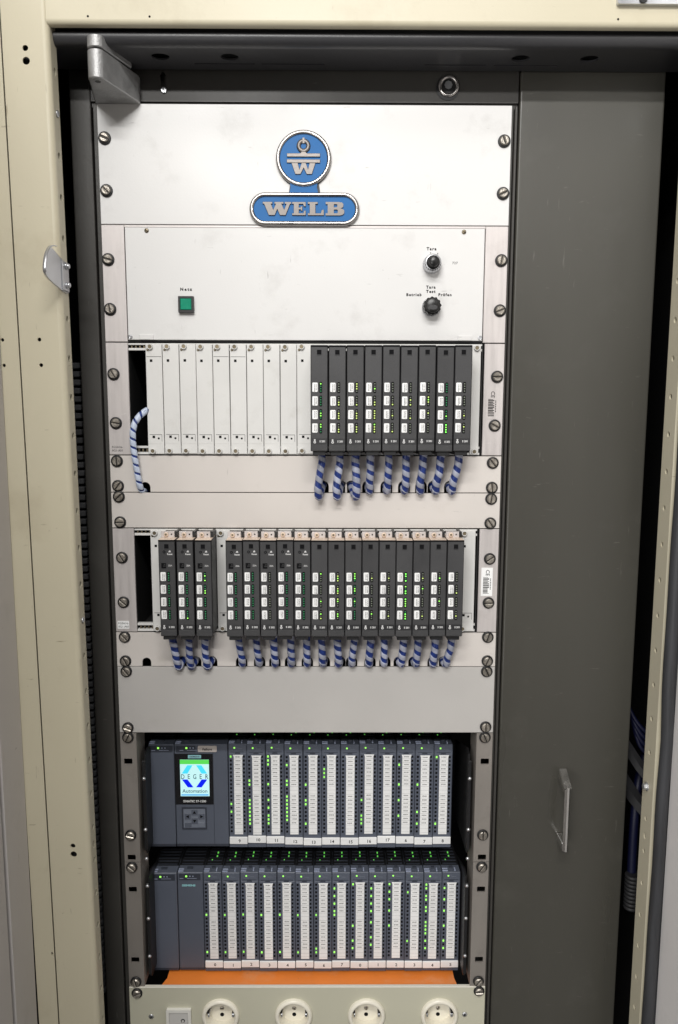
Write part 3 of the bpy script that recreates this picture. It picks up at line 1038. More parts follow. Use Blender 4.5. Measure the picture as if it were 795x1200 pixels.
def module(x0, pitch, zb, yf, kind, label, group, leds, word, top_screw, tint):
    """x0 left edge, zb bottom, yf front plane; kind 'r' has the reset row and port"""
    w = pitch - 0.9
    t = thing('plug_in_module', label, 'module', (x0 + pitch / 2, yf, zb), group)
    h = 117.6 if top_screw else 120.8
    part('body', 'modbody%d' % top_screw, lambda b: (b.box(-9.55, 9.55, 0, 48, 0, h - 0.8, bev=0.6), b.box(-9.95, 9.95, 1.8, 3.0, 0.5, h - 0.6, mi=1), b.box(-9.5, 9.5, -0.15, 1.0, h - 2.4, h - 0.75, bev=0.2, mi=1)), ['module', 'ink'], t)
    part('top_cover', 'modtop%d' % top_screw, lambda b: b.box(-9.6, 9.6, 1.6, 42, h - 0.7, h, bev=0.25), 'copper_tab' if top_screw else 'module_edge', t)
    part('foot', 'modfoot', lambda b: b.box(-7.5, 7.0, 3, 46, -5, -0.1, bev=0.4), 'black', t)
    part('base_band', 'modband', lambda b: (b.box(-9.0, 9.2, -0.25, 0.2, 8.2, 14.9), b.box(-9.3, 9.4, -0.35, 0.2, 1.0, 7.6, bev=0.2, mi=1)), ['module_band', 'module'], t)
    part('latch_hole', 'modlatch%d' % top_screw, lambda b: (b.box(-2.5, 2.5, -0.2, 0.1, h - 10.4, h - 5.4), b.box(-2.7, 2.7, -0.45, 0.1, h - 11.4, h - 10.6, mi=1)), ['ink', 'module_edge'], t)
    zt = [78.4, 63.1, 47.7, 32.2]
    for k in range(4):
        part('label_card', 'modlabel', lambda b: b.prism(rrect(-3.1, 3.1, -10.6, 0, 0.9, 2), -0.7, 0.1, bev=0.15), 'label_white', t, (-4.9 + rnd.uniform(-.15, .15), 0, zt[k] + rnd.uniform(-.2, .2)), (0, rnd.uniform(-0.015, 0.015), 0))
        part('led_window', 'modwin', lambda b: b.prism(rrect(-1.6, 1.6, -11.6, 0.8, 0.8, 2), -0.3, 0.1), 'ink', t, (1.7, 0, zt[k]))
    pk = rnd.randrange(3)

    def pr(b):
        r2 = random.Random(pk + 90)
        for k in range(4):
            for c in range(2):
                z = zt[k] - 1.6
                while z > zt[k] - 9.2:
                    l = r2.uniform(0.5, 1.1)
                    b.box(-5.6 + c * 1.7, -4.8 + c * 1.7 + r2.uniform(-.2, .2), -0.78, -0.72, z - l, z)
                    z -= l + r2.uniform(0.35, 0.6)
    part('print', 'modprint%d' % pk, pr, 'ink_grey', t)
    bo, bg_, by = B(), B(), B()
    no = nb = ny = 0
    for k in range(4):
        for j in range(4):
            z = zt[k] - 1.3 - j * 2.75
            v = leds[k][j]
            tgt = bo if v == 0 else (bg_ if v == 2 else by)
            tgt.box(1.0, 2.5, -0.75, -0.2, z - 0.75, z + 0.75, bev=0.25)
            no += v == 0
            nb += v == 2
            ny += v == 1
    for bb, cnt, nm, mt in ((bo, no, 'unlit_leds', 'led_grey' if not tint else 'led_off'), (bg_, nb, 'lit_leds', 'led_bright'), (by, ny, 'glowing_leds', 'led_yellow' if not tint else 'led_green')):
        if cnt:
            ob = bpy.data.objects.new(nm, bb.mesh(nm, mt))
            C.objects.link(ob)
            ob.parent = t
        else:
            bb.bm.free()
    part('maker_mark', 'modmark', lambda b: (b.lathe([(1.5, -0.45), (1.5, -0.2)], -5.2, 0, 10.6, n=14, sz=1.0), b.lathe([(1.05, -0.45), (1.05, -0.2)], -5.2, 0, 13.1, n=12)), 'print_white', t)
    part('mark_core', 'modmarkc', lambda b: b.lathe([(0.6, -0.52), (0.6, -0.4)], -5.2, 0, 10.6, n=10), 'module', t)
    o = ORG[t.name]
    text(word, 2.1, t, (o.x + 3.7, yf - 0.45, zb + 11.6), 'print_white', bold=0.12)
    if kind == 'r':
        part('reset_pin', 'modreset', lambda b: (b.lathe([(1.7, -0.4), (1.7, 0.1)], -2.9, 0, 103.0, n=14), b.lathe([(1.0, -0.9), (1.0, 0.1)], -2.9, 0, 103.0, n=10, mi=1)), ['ink', 'hose_grey'], t)
        part('reset_mark', 'modresetm', lambda b: b.prism([(2.2, 102.6), (5.2, 102.6), (4.6, 104.6), (3.2, 104.6)], -0.4, 0.1), 'print_white', t)
        text('Reset', 1.9, t, (o.x + 3.8, yf - 0.45, zb + 100.4), 'print_white', bold=0.10)
        part('port', 'modport', lambda b: (b.box(-6.5, -0.9, -0.3, 0.1, 83.2, 89.6), b.box(-4.3, -1.4, -0.6, 0.1, 85.3, 86.6, mi=1), b.box(-3.4, -1.6, -0.6, 0.1, 87.2, 88.6, mi=1)), ['ink', 'module_edge'], t)
        text('ZSA', 1.8, t, (o.x + 4.0, yf - 0.45, zb + 86.6), 'print_white', bold=0.05)
    if top_screw:
        # fixing tab showing above the module, with its screw
        part('fixing_tab', 'modtab', lambda b: (b.box(-9.6, 6.4, 17.5, 20, h - 0.2, h + 7.2, bev=0.3), b.box(6.9, 9.6, 17, 42, h + 0.1, h + 7.0, mi=1)), ['alu', 'black'], t)
        part('tab_screw', 'modtabs', lambda b: (b.lathe([(2.9, 17.5), (2.9, 16.2), (2.0, 15.6)], -3.6, 0, h + 3.5, n=16, mi=0), b.lathe([(1.4, 16.0), (1.4, 15.3)], -3.6, 0, h + 3.5, n=10, mi=1)), ['copper_tab', 'brass'], t)
        part('tab_hole', 'modtabh', lambda b: b.box(2.0, 3.6, 17.35, 17.6, h + 2.8, h + 4.4), 'ink', t)
    return t


_ = 0
L1 = [
    ([[2, 0, 0, 0], [0, 0, 0, 0], [0, 2, 2, 0], [2, 2, 0, 0]], True),
    ([[0, 0, 0, 0], [0, 0, 1, 1], [0, 1, 1, 1], [0, 0, 1, 1]], False),
    ([[1, 1, 1, 0], [0, 0, 0, 1], [0, 1, 1, 1], [0, 1, 1, 1]], False),
    ([[0, 0, 2, 0], [0, 0, 1, 1], [1, 1, 1, 1], [2, 1, 1, 1]], False),
    ([[0, 0, 0, 0], [0, 0, 0, 1], [0, 0, 1, 0], [0, 0, 0, 1]], False),
    ([[0, 0, 0, 0], [0, 1, 0, 1], [0, 0, 0, 1], [0, 0, 0, 0]], False),
    ([[0, 0, 0, 0], [1, 2, 1, 0], [0, 1, 0, 0], [0, 0, 0, 0]], False),
    ([[0, 0, 0, 0], [0, 0, 0, 0], [0, 0, 2, 0], [1, 2, 1, 1]], True),
    ([[0, 0, 0, 0], [0, 0, 0, 0], [0, 0, 1, 0], [0, 1, 0, 0]], False),
]
note1 = ['touching the white plates', '', '', 'lower lights yellow-green', '', '', '', 'with bright green lower lights', 'at the right end']
for i in range(9):
    lab = '%s dark grey module from the left in the upper subrack%s' % (ordn[i], (', ' + note1[i]) if note1[i] else '')
    module(7.1 + i * 20.62, 20.62, -392.6, -50, 'p', lab, 'dark modules in the upper subrack', L1[i][0], 'S 201', False, L1[i][1])
G2 = [
    ([[0] * 4, [0] * 4, [0] * 4, [0] * 4], True), ([[0] * 4, [0] * 4, [0] * 4, [0, 0, 0, 2]], True), ([[0, 2, 0, 2], [0, 0, 2, 2], [0] * 4, [0] * 4], True),
]
n2 = ['leftmost dark module with a reset pin in the lower subrack', 'second dark reset module from the left in the lower subrack', 'third dark reset module in the lower subrack, with bright green lights, beside the white filler']
for i in range(3):
    module(-173.2 + i * 21.3, 20.5, -615.0, -47, 'r', n2[i], 'dark modules in the lower subrack', G2[i][0], 'S 202', True, True)
L2 = [([[0] * 4] * 4, True)] * 2 + [([[0] * 4] * 4, False), ([[0] * 4] * 4, True), ([[0] * 4] * 4, True),
      ([[2, 0, 0, 0], [0, 0, 0, 0], [0, 2, 0, 0], [0, 2, 0, 1]], False), ([[0, 1, 2, 1], [0, 1, 2, 1], [1, 2, 0, 0], [0, 2, 2, 0]], False),
      ([[2, 2, 1, 0], [0, 2, 2, 0], [0, 2, 0, 0], [0, 0, 0, 0]], True), ([[0, 0, 1, 0], [0] * 4, [0, 0, 0, 0], [0, 2, 0, 0]], False),
      ([[0, 0, 1, 0], [0] * 4, [0] * 4, [0, 0, 1, 0]], False), ([[1, 1, 0, 1], [2, 0, 1, 1], [1, 2, 2, 2], [0, 1, 2, 1]], True),
      ([[0, 0, 1, 0], [0, 2, 0, 0], [0] * 4, [0, 0, 1, 0]], False), ([[0, 0, 2, 0], [0, 0, 0, 0], [0, 2, 0, 0], [0] * 4], False),
      ([[0] * 4, [0, 0, 0, 1], [0] * 4, [0, 0, 1, 0]], False), ([[1, 0, 0, 0], [0] * 4, [1, 0, 0, 0], [0] * 4], False)]
for i in range(14):
    pitch = 20.2
    kind = 'r' if i < 5 else 'p'
    if i < 5:
        lab = '%s dark reset module right of the white filler in the lower subrack' % ordn[i]
    elif i == 13:
        lab = 'rightmost dark module without reset pin in the lower subrack'
    else:
        lab = '%s dark module without reset pin from the left in the lower subrack' % ordn[i - 5]
    module(-93.8 + i * pitch, pitch, -615.0, -47, kind, lab, 'dark modules in the lower subrack', L2[i][0], 'S 202' if i < 5 else 'S 201', True, L2[i][1])


# ------------------------------------------------------------------ plain panels between the sub-racks
def wrapped_cable(path, r, label, group, pitch=13.0, band=8.3, core='cable_blue', phase=0.0, wr='wrap'):
    pts = catmull(path, 10)
    t = thing('wrapped_cable', label, 'cable', path[0], group)
    b = B()
    b.tube(pts, r, n=10)
    # a few thin strands give the core its grooves
    fr = frames(pts)
    for q in range(5):
        a0 = q * 2 * math.pi / 5 + phase
        b.tube([pts[i] + fr[i][1] * (r * .62 * math.cos(a0 + i * .05)) + fr[i][2] * (r * .62 * math.sin(a0 + i * .05)) for i in range(len(pts))], r * 0.46, n=6)
    b.build('core', core, t)
    # helical band
    S = [0]
    for i in range(1, len(pts)):
        S.append(S[-1] + (pts[i] - pts[i - 1]).length)

    def frame_at(s):
        s = max(0, min(S[-1] - 1e-4, s))
        i = max(k for k in range(len(S) - 1) if S[k] <= s)
        f = (s - S[i]) / max(1e-6, S[i + 1] - S[i])
        p = pts[i].lerp(pts[i + 1], f)
        t0, u, v = fr[i]
        t1, u1, v1 = fr[i + 1]
        return p, u.lerp(u1, f).normalized(), v.lerp(v1, f).normalized()
    b = B()
    seg = 16
    nst = int((S[-1] + pitch) / pitch * seg)
    prev = None
    ro = r + 0.6
    fs = []
    for k in range(nst):
        sc = -pitch + k * pitch / seg
        a = phase - 2 * math.pi * k / seg
        row = []
        prof = ((-band / 2, r * .9), (-band / 2, ro - .15), (-band / 2 + .6, ro), (band / 2 - .6, ro), (band / 2, ro - .15), (band / 2, r * .9))
        ok = 0 <= sc <= S[-1]
        if not ok:
            prev = None
            continue
        for ds, rr in prof:
            p, u, v = frame_at(sc + ds)
            row.append(b.bm.verts.new(p + (u * math.cos(a) + v * math.sin(a)) * rr))
        if prev:
            for j in range(5):
                f = b.bm.faces.new((prev[j], prev[j + 1], row[j + 1], row[j]))
                f.smooth = True
                fs.append(f)
        prev = row
    bmesh.ops.recalc_face_normals(b.bm, faces=fs)
    b.build('spiral_wrap', wr, t)
    return t


# measured cable positions: (x at the module, x at the panel)
r1 = [(19.4, 15.3, 0), (41.0, 37.5, 0), (60.4, 61.7, 0), (78.2, 78.2, 0), (99.7, 98.9, 0), (121.1, 120.6, 0), (141.0, 139.2, 0), (162.3, 158.8, 0), (182.9, 178.5, 0)]
nt1 = []
for i, (xa, xb, zl_) in enumerate(r1):
    hx = xb + (5.5 if i < 2 else (-6.0 if i == 2 else rnd.uniform(-2.5, 2.5)))
    nt1.append((hx, 7.2, 14.5))
pd = sheet('rack_faceplate', 'narrow light panel with arched cable notches below the upper subrack', 'rack panel', -446.2, -400.7, 'panel', [(-197.0, 6.2, 12.0)] + nt1)
screws(pd, [(-230.3, -407.8), (-230.0, -438.2), (228.6, -409.0), (228.4, -439.4)])
pe = sheet('rack_faceplate', 'narrow plain light panel directly above the lower subrack', 'rack panel', -490.5, -446.3, 'panel')
screws(pe, [(-229.5, -451.5), (-229.0, -483.1), (228.0, -453.3), (227.8, -483.6)])
r2 = [(-164.6, -161.1, 0), (-145.0, -145.1, 0), (-125.5, -124.9, 0), (-83.2, -80.0, 0), (-62.1, -59.1, 0), (-39.9, -38.9, 0), (-19.2, -18.1, 0), (0.9, 1.1, 0), (19.9, 20.3, 0),
      (39.5, 40.0, 0), (59.6, 57.7, 0), (80.2, 78.5, 0), (97.7, 97.3, 0), (121.0, 119.8, 0), (139.6, 138.4, 0), (160.9, 159.4, 0), (181.5, 176.9, 0)]
nt2 = [(-202.0, 5.6, 11.0)]
for i, (xa, xb, zl_) in enumerate(r2):
    nt2.append((xb + (5.0 if i < 3 else (-3.5 if i == 16 else rnd.uniform(-2.5, 2.5))), 7.2, 13.0))
pg = sheet('rack_faceplate', 'narrow light panel with arched cable notches below the lower subrack', 'rack panel', -667.8, -623.2, 'panel', nt2)
screws(pg, [(-228.5, -629.1), (-228.5, -660.4), (228.8, -628.9), (229.1, -660.0)])
ph = sheet('rack_faceplate', 'taller plain grey panel above the programmable controllers', 'rack panel', -756.0, -667.9, 'panel_grey')
screws(ph, [(-228.0, -674.0), (-228.4, -748.9), (228.8, -673.8), (229.4, -747.6)])
# dark space behind the notches is the cabinet interior; the wiring chamber floor keeps it dark
for i, (xa, xb, zl_) in enumerate(r1):
    hx = nt1[i][0]
    sag = -448 - (7 if i < 3 else 0)
    path = [(xa, -24, -394), (xa + rnd.uniform(-1, 1), -22.5, -406), (xa * .7 + xb * .3, -21 if i > 2 else -24, -418), (xb + rnd.uniform(-.8, .8), -17 if i > 2 else -23, sag + 16), (xb * .85 + hx * .15, -10.5 if i > 2 else -16, sag + 5), (hx * .7 + xb * .3, -2, -441), (hx, 8, -437), (hx, 18, -436)]
    wrapped_cable(path, rnd.uniform(4.1, 4.6), 'blue cable in white spiral wrap under the %s upper dark module' % ('rightmost' if i == 8 else ordn[i]) if i != 0 else 'blue cable in white spiral wrap under the first upper dark module, drooping low', 'wrapped cables below the upper modules', phase=rnd.uniform(0, 6.28), pitch=rnd.uniform(11.6, 13.2), band=rnd.uniform(5.8, 6.8))
for i, (xa, xb, zl_) in enumerate(r2):
    hx = nt2[i + 1][0]
    sag = -668 - (4 if i < 3 else 0)
    path = [(xa, -19, -616.5), (xa + rnd.uniform(-.7, .7), -18, -628), (xa * .6 + xb * .4, -17, -640), (xb + rnd.uniform(-.6, .6), -14, sag + 16), (xb * .85 + hx * .15, -9, sag + 6), (hx * .7 + xb * .3, -1, -662), (hx, 8, -659), (hx, 18, -658)]
    if i < 3:
        lab = 'blue wrapped cable under the %s lower reset module at the left' % ordn[i]
    else:
        lab = 'blue wrapped cable %s in the right-hand cable row under the lower subrack' % (ordn[i - 3] if i < 16 else 'last')
    wrapped_cable(path, rnd.uniform(4.0, 4.5), lab, 'wrapped cables below the lower modules', phase=rnd.uniform(0, 6.28), pitch=rnd.uniform(11.2, 12.8), band=rnd.uniform(5.6, 6.6))
wrapped_cable([(-176, 40, -343), (-185, 14, -344), (-193, -4, -347), (-203, -11, -358), (-207.2, -13, -372), (-207.2, -12, -391), (-205, -10, -415), (-203.0, -7, -434), (-202, -1.5, -443), (-200, 12, -447)], 3.3,
              'pale blue cable in white spiral wrap leaving the open bay at left', None, pitch=10.5, band=7.6, core='cable_blue', phase=1.0, wr='wrap_pale')

# ------------------------------------------------------------------ open bay with the programmable controllers
for s, lab in ((-1, 'slotted grey steel mounting rail left of the programmable controllers'), (1, 'slotted grey steel mounting rail right of the programmable controllers')):
    t = thing('mounting_rail', lab, 'rail', (s * 229, 0, -1115))
    for z0, z1 in ((-934.0, -756.6), (-1114.4, -934.8)):
        b = B()
        hs = [rrect(s * 230 - 5.4, s * 230 + 5.4, z - 4.0, z + 4.0, 1.2, 2) for z in (-795, -928, -973.4, -1075) if z0 < z - 4 and z + 4 < z1]
        xo, xi = s * HW, s * 218.6
        b.plate(rect(min(xo, xi), max(xo, xi), z0, z1), hs, -1.5, 1.0)
        b.box(min(xi, xi + s * 1.8), max(xi, xi + s * 1.8), 1.0, 40, z0, z1)
        b.build('rail_section', 'rail_steel', t)
    sc = [(s * 228.9, -761.6), (s * 229.8, -895.6), (s * 229.8, -940.6), (s * 229.8, -1105.8)]
    screws(t, sc)
    for k, z in enumerate((-927, -975)):
        pass

for s, side in ((-1, 'left'), (1, 'right')):
    for nm, z0, z1, rv in (('upper', -930, -790, (-822, -893, -934)), ('lower', -1110, -962, (-973, -1020, -1075))):
        t = thing('support_bracket', 'black bracket with bright rivets on the %s, beside the %s controller row' % (side, nm), 'bracket', (s * 212, 15, z0))
        b = B()
        xa = s * 212.5
        b.prism([(8, z0 + 6), (13, z0), (120, z0), (120, z1 - 30), (30, z1), (14, z1 - 2)], xa - 1.2, xa + 1.2, axis='X', bev=0.4)
        b.box(xa - 2.2, xa + 2.2, 6, 8.5, z0 + 8, z1 - 8, bev=0.5)
        b.build('plate', 'black', t)
        for z in rv:
            apart('rivet', 'rivet', lambda b: b.lathe([(2.5, 0), (2.4, -1.0), (1.7, -2.0), (0.3, -2.5)], 0, 0, 0, n=14), 'zinc', t, (xa, 6, z))

ROWS = 20
before = set(C.objects)
PY = 40.0    # front plane of the controllers, recessed behind the rack plane


def io_module(x0, pitch, ztop, num, label, group, lit, number_dz, strip_dz, upper):
    t = thing('io_module', label, 'controller module', (x0 + pitch / 2, PY, ztop - 146))
    t['group'] = group
    zb = 0.0
    H = 146.0

    def body(b):
        hw = 12.2
        b.box(-hw, hw, 0, 118, 4.5, H, bev=0.7)
        b.prism([(0.3, 0.2), (0.3, 5.0), (60, 5.0), (60, 3.0), (6, -1.4)], -hw + 0.1, hw - 0.1, axis='X', mi=0)
        b.box(-hw + 0.8, hw - 0.8, -0.25, 0.2, H - 10.5, H - 1.5, mi=0)
        b.box(-hw + 3.0, hw - 3.0, -0.35, 0.1, H - 11.2, H - 10.7, mi=1)
        b.box(hw - 0.5, hw + 0.1, 0.3, 40, 8, H - 2, mi=1)
    part('body', 'iobody', body, ['plc', 'plc_dark'], t)

    def door(b):
        b.box(-11.6, 11.6, -0.5, 0.2, 19.0, H - 13.0, bev=0.35)
        b.prism([(-4, H - 13.4), (4, H - 13.4), (2.8, H - 11.8), (-2.8, H - 11.8)], -0.6, 0.1, mi=1)
    part('front_door', 'iodoor', door, ['plc', 'plc_dark'], t)

    def dots(b):
        for k in range(ROWS):
            z = H - 17.2 - k * 5.55
            for x in (-9.0, 8.3):
                b.box(x - 1.35, x + 1.35, -0.75, -0.45, z - 1.45, z + 1.45)
    part('light_windows', 'iodots', dots, 'ink', t)

    def strip(b):
        b.prism([(-5.0, 19.4), (6.3, 19.4), (6.3, 128.4), (7.3, 131.4), (-6.0, 131.4), (-5.0, 128.4)], -1.3, -0.4, bev=0.2)
    st = part('label_strip', 'iostrip', strip, 'label_white', t, (0, 0, strip_dz))
    pk = rnd.randrange(4)

    def rows(b):
        r2 = random.Random(pk + 11)
        for k in range(ROWS):
            z = 128.9 - k * 5.45
            b.box(-4.8, 6.1, -1.36, -1.28, z - 2.78, z - 2.66, mi=1)
            if k in (8, 9, 18, 19):
                continue
            x = -2.6 + r2.uniform(-.3, .3)
            while x < 3.2:
                w = r2.uniform(0.35, 0.7)
                hh = r2.uniform(0.45, 0.75)
                b.box(x, x + w, -1.38, -1.29, z - hh, z + hh)
                x += w + r2.uniform(0.2, 0.5)
    part('print', 'iorows%d' % pk, rows, ['ink_grey', 'ink_grey'], st)
    npz = part('number_plate', 'ionum', lambda b: b.box(-12.0, 12.0, -1.6, 0.6, 5.4, 15.4, bev=0.5), 'label_white', t, (0, 0, number_dz), (0, rnd.uniform(-0.012, 0.012), 0))
    o = ORG[npz.name]
    text(str(num), 4.2, npz, (o.x + 1.4, PY - 1.66, o.z + 10.2), 'ink', sx=1.0, bold=0.12)
    b = B()
    for k in lit:
        z = H - 17.2 - k * 5.55
        b.box(-10.2, -7.9, -1.0, -0.4, z - 1.5, z + 1.5, bev=0.5)
    if lit:
        ob = bpy.data.objects.new('lit_leds', b.mesh('lit_leds', rnd.choice(('led_bright', 'led_bright', 'led_mild'))))
        C.objects.link(ob)
        ob.parent = t
    else:
        b.bm.free()
    part('status_led', 'iostatus', lambda b: b.box(-5.2, -3.0, -0.9, -0.2, H - 6.2, H - 4.0, bev=0.5), 'led_bright', t)
    part('status_print', 'iostatusp', lambda b: (b.box(0.0, 6.5, -0.32, -0.2, H - 6.6, H - 6.0), b.box(-1.5, 1.0, -0.32, -0.2, H - 4.6, H - 4.2)), 'plc_light' if not upper else 'plc_key', t)
    # vents, clips, painted shade and painted LED glints on the top face

    def topp(b):
        b.box(-12, 12, 17, 110, H - 0.2, H + 0.3, mi=2)  # black sheet paints the shade over the rear of the top
        for q in range(9):
            y = 19 + q * 7.5
            b.box(-9.5, 9.5, y, y + 2.2, H - 0.2, H + 0.7, mi=0)
        b.box(-11.8, -4.5, 2.2, 3.4, H - 0.1, H + 1.2, mi=1)
        b.box(-11.8, -4.5, 7.0, 8.2, H - 0.1, H + 1.2, mi=1)
        b.box(4.5, 6.0, 3, 9, H - 0.1, H + 1.6, mi=1)
        b.box(-2.0, 2.5, 9.0, 12.0, H - 0.1, H + 2.4, mi=0)
    part('top_vents_shade', 'iotop', topp, ['plc_dark', 'plc_light', 'black'], t)
    part('led_glints', 'ioglints', lambda b: (b.box(0.6, 2.2, 36, 39, H, H + 1.4), b.box(0.6, 2.2, 45, 48, H, H + 1.4), b.box(-5.0, -3.8, 28, 30, H, H + 1.0)), 'led_glint', t)  # small glowing boxes added as green LED reflections on the top
    return t


lit1 = {9: [0, 12, 14], 10: [6, 7, 11, 12, 13, 14, 15, 16, 17], 11: [0, 1, 2, 7, 11, 13, 15, 16, 17], 12: [2, 6, 7, 10, 11, 12, 13, 14, 15, 16], 13: [7, 11, 12, 17], 14: [3, 4, 5], 15: [],
        16: [11, 15, 16, 17], 17: [], 6: [2, 7, 11, 15], 7: [7, 14, 17], 8: [0, 17]}
nums = [9, 10, 11, 12, 13, 14, 15, 16, 17, 6, 7, 8]
ZP1, ZP2 = -783.8, -966.2
WORD = 'zero one two three four five six seven eight nine ten eleven twelve thirteen fourteen fifteen sixteen seventeen'.split()
for i, n_ in enumerate(nums):
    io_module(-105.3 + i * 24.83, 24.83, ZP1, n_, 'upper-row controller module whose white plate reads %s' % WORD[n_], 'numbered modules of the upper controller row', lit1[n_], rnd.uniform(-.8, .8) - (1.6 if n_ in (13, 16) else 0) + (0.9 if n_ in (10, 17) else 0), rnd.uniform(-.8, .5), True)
nums2 = [0, 1, 2, 3, 4, 5, 6, 7, 0, 1, 2, 3, 4, 5]
lit2 = [[8, 18], [8, 18], [8, 18], [8, 18], [8, 18], [8, 18], [8, 17, 18], [1, 3, 5, 7, 8, 18], [0, 11, 15, 17], [1, 3, 5, 7, 10, 14, 16], [0, 2, 4, 7, 11], [2, 15],
        [0, 1, 3, 4, 6, 7, 10, 11, 12, 13, 15, 17], [1, 4, 7, 11, 15, 17]]
for i, n_ in enumerate(nums2):
    lab = 'lower-row controller module whose plate reads %s, %s' % (WORD[n_], 'left half, few lights on' if i < 6 else 'right half of the row')
    if n_ > 5:
        lab = 'lower-row controller module whose plate reads %s' % WORD[n_]
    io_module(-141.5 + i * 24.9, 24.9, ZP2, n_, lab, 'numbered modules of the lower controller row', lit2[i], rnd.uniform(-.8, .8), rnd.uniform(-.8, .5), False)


def plain_module(name, label, x0, x1, ztop, cat):
    t = thing(name, label, cat, ((x0 + x1) / 2, PY, ztop - 146))
    z0 = ztop - 143
    b = B()
    b.box(x0 + 0.3, x1 - 0.3, PY, PY + 118, z0 + 1.5, ztop, bev=0.8)
    b.prism([(PY + .5, z0 - 1.5), (PY + .5, z0 + 2), (PY + 60, z0 + 2), (PY + 4, z0 - 3)], x0 + 0.5, x1 - 0.5, axis='X', mi=1)
    b.build('body', ['plc', 'plc_dark'], t)
    return t


def top_details(t, x0, x1, ztop):
    b = B()
    b.box(x0 + .5, x1 - .5, PY + 17, PY + 110, ztop - 0.2, ztop + 0.3, mi=2)  # black rear sheet, shade put into the colour between the vents
    for q in range(9):
        y = PY + 19 + q * 7.5
        b.box(x0 + 3, x1 - 3, y, y + 2.2, ztop - 0.2, ztop + 0.7)
    b.box(x0 + 1, x0 + 8, PY + 2.2, PY + 3.4, ztop - .1, ztop + 1.2, mi=1)
    b.box(x0 + 1, x0 + 8, PY + 7, PY + 8.2, ztop - .1, ztop + 1.2, mi=1)
    b.box(x0 + 12, x0 + 20, PY + 8, PY + 11, ztop - .1, ztop + 2.2)
    b.build('top_vents_shade', ['plc_dark', 'plc_light', 'black'], t)


def led_cluster(t, x, z, band_x0, band_x1, ztop):
    b = B()
    b.box(band_x0, band_x1, PY - 0.3, PY + .1, ztop - 11.0, ztop - 2.0)
    bd = b.build('status_band', 'plc_dark', t)
    b = B()
    b.box(x - 1.3, x + 1.3, PY - 0.95, PY - .2, z - 1.3, z + 1.3, bev=0.5)
    b.build('status_led', 'led_bright', t)
    b = B()
    for dx in (5, 9):
        b.box(x + dx - .8, x + dx + .8, PY - 0.5, PY - .2, z - .8, z + .8)
    b.box(x - 9, x - 4, PY - .4, PY - .25, z - 3.6, z - 2.9)
    b.box(x + 1, x + 14, PY - .4, PY - .25, z - 3.4, z - 2.9)
    b.build('status_marks', 'plc_light', t)


p1 = plain_module('power_supply', 'plain blue-grey power supply at the left end of the upper controller row', -211, -176.6, ZP1, 'power supply')
led_cluster(p1, -197.5, ZP1 - 5.0, -209, -178.5, ZP1)
top_details(p1, -211, -176.6, ZP1)
cp = plain_module('controller_unit', 'blue-grey controller unit with colour display and arrow keypad', -176.3, -105.6, ZP1, 'controller')
led_cluster(cp, -160, ZP1 - 5.0, -174, -148, ZP1)
top_details(cp, -176.3, -105.6, ZP1)
b = B()
b.box(-125.3, -124.8, PY - 0.35, PY, ZP1 - 141, ZP1 - 10)
b.build('cover_seam', 'plc_dark', cp)
b = B()
b.box(-176.0, -125.5, PY - 0.5, PY + 0.2, ZP1 - 84.5, ZP1 - 13, bev=0.3)
bez = b.build('display_bezel', 'bezel', cp)
b = B()
b.box(-169, -130.6, PY - 0.7, PY - 0.4, -856.2, -805)
scr = b.build('screen', 'screen_bg', bez)
b = B()
b.box(-169, -130.6, PY - 0.85, PY - 0.72, -811.0, -805.1)
b.build('screen_bar', 'screen_green', scr)
b = B()
b.box(-168, -132, PY - 0.85, PY - 0.72, -855.4, -853.2)
b.build('screen_bar', 'screen_sky', scr)
xm = -149.8
for nm, mt_, pl in (('screen_emblem', 'screen_cyan', [[(xm - 2.6, -812.6), (xm - 9.6, -812.6), (xm - 17.0, -824.3), (xm - 9.5, -824.3)], [(xm + 2.2, -812.6), (xm + 9.2, -812.6), (xm + 16.6, -824.3), (xm + 9.1, -824.3)]]),
                    ('screen_emblem', 'screen_blue', [[(xm - 17.0, -832.6), (xm - 9.5, -832.6), (xm - 2.0, -843.6), (xm - 9.4, -843.6)], [(xm + 16.6, -832.6), (xm + 9.1, -832.6), (xm + 1.6, -843.6), (xm + 9.0, -843.6)]])):
    b = B()
    for q in pl:
        b.prism(q, PY - 0.85, PY - 0.72)
    b.build(nm, mt_, scr)
for k, ch in enumerate('DEGER'):
    text(ch, 6.6, scr, (xm - 15.8 + k * 7.9, PY - 0.9, -828.5), 'screen_ink', sx=0.72, bold=0.06)
text('Automation', 5.0, scr, (xm, PY - 0.9, -848.6), 'screen_ink', sx=0.95, bold=0.05)
b = B()
b.box(-158.2, -140.8, PY - 0.62, PY - 0.45, -803.0, -798.4)
mk = b.build('maker_plate', 'teal', bez)
text('SIEMENS', 2.2, mk, (-149.5, PY - 0.66, -800.7), 'plc', bold=0.08, sx=1.15)
text('SIMATIC S7-1500', 2.9, bez, (-150.6, PY - 0.56, -863.4), 'label_white', bold=0.07, sx=1.0)
b = B()
b.plate(rect(-168, -135, -903.4, -872.0), [rect(-166.2, -136.8, -901.2, -873.8)], PY - 1.0, PY + 0.1)
kp = b.build('keypad', 'plc_dark', cp)
b = B()
b.box(-166.2, -136.8, PY - 0.15, PY + 0.1, -901.2, -873.8)
b.build('keypad_field', 'plc_key', kp)
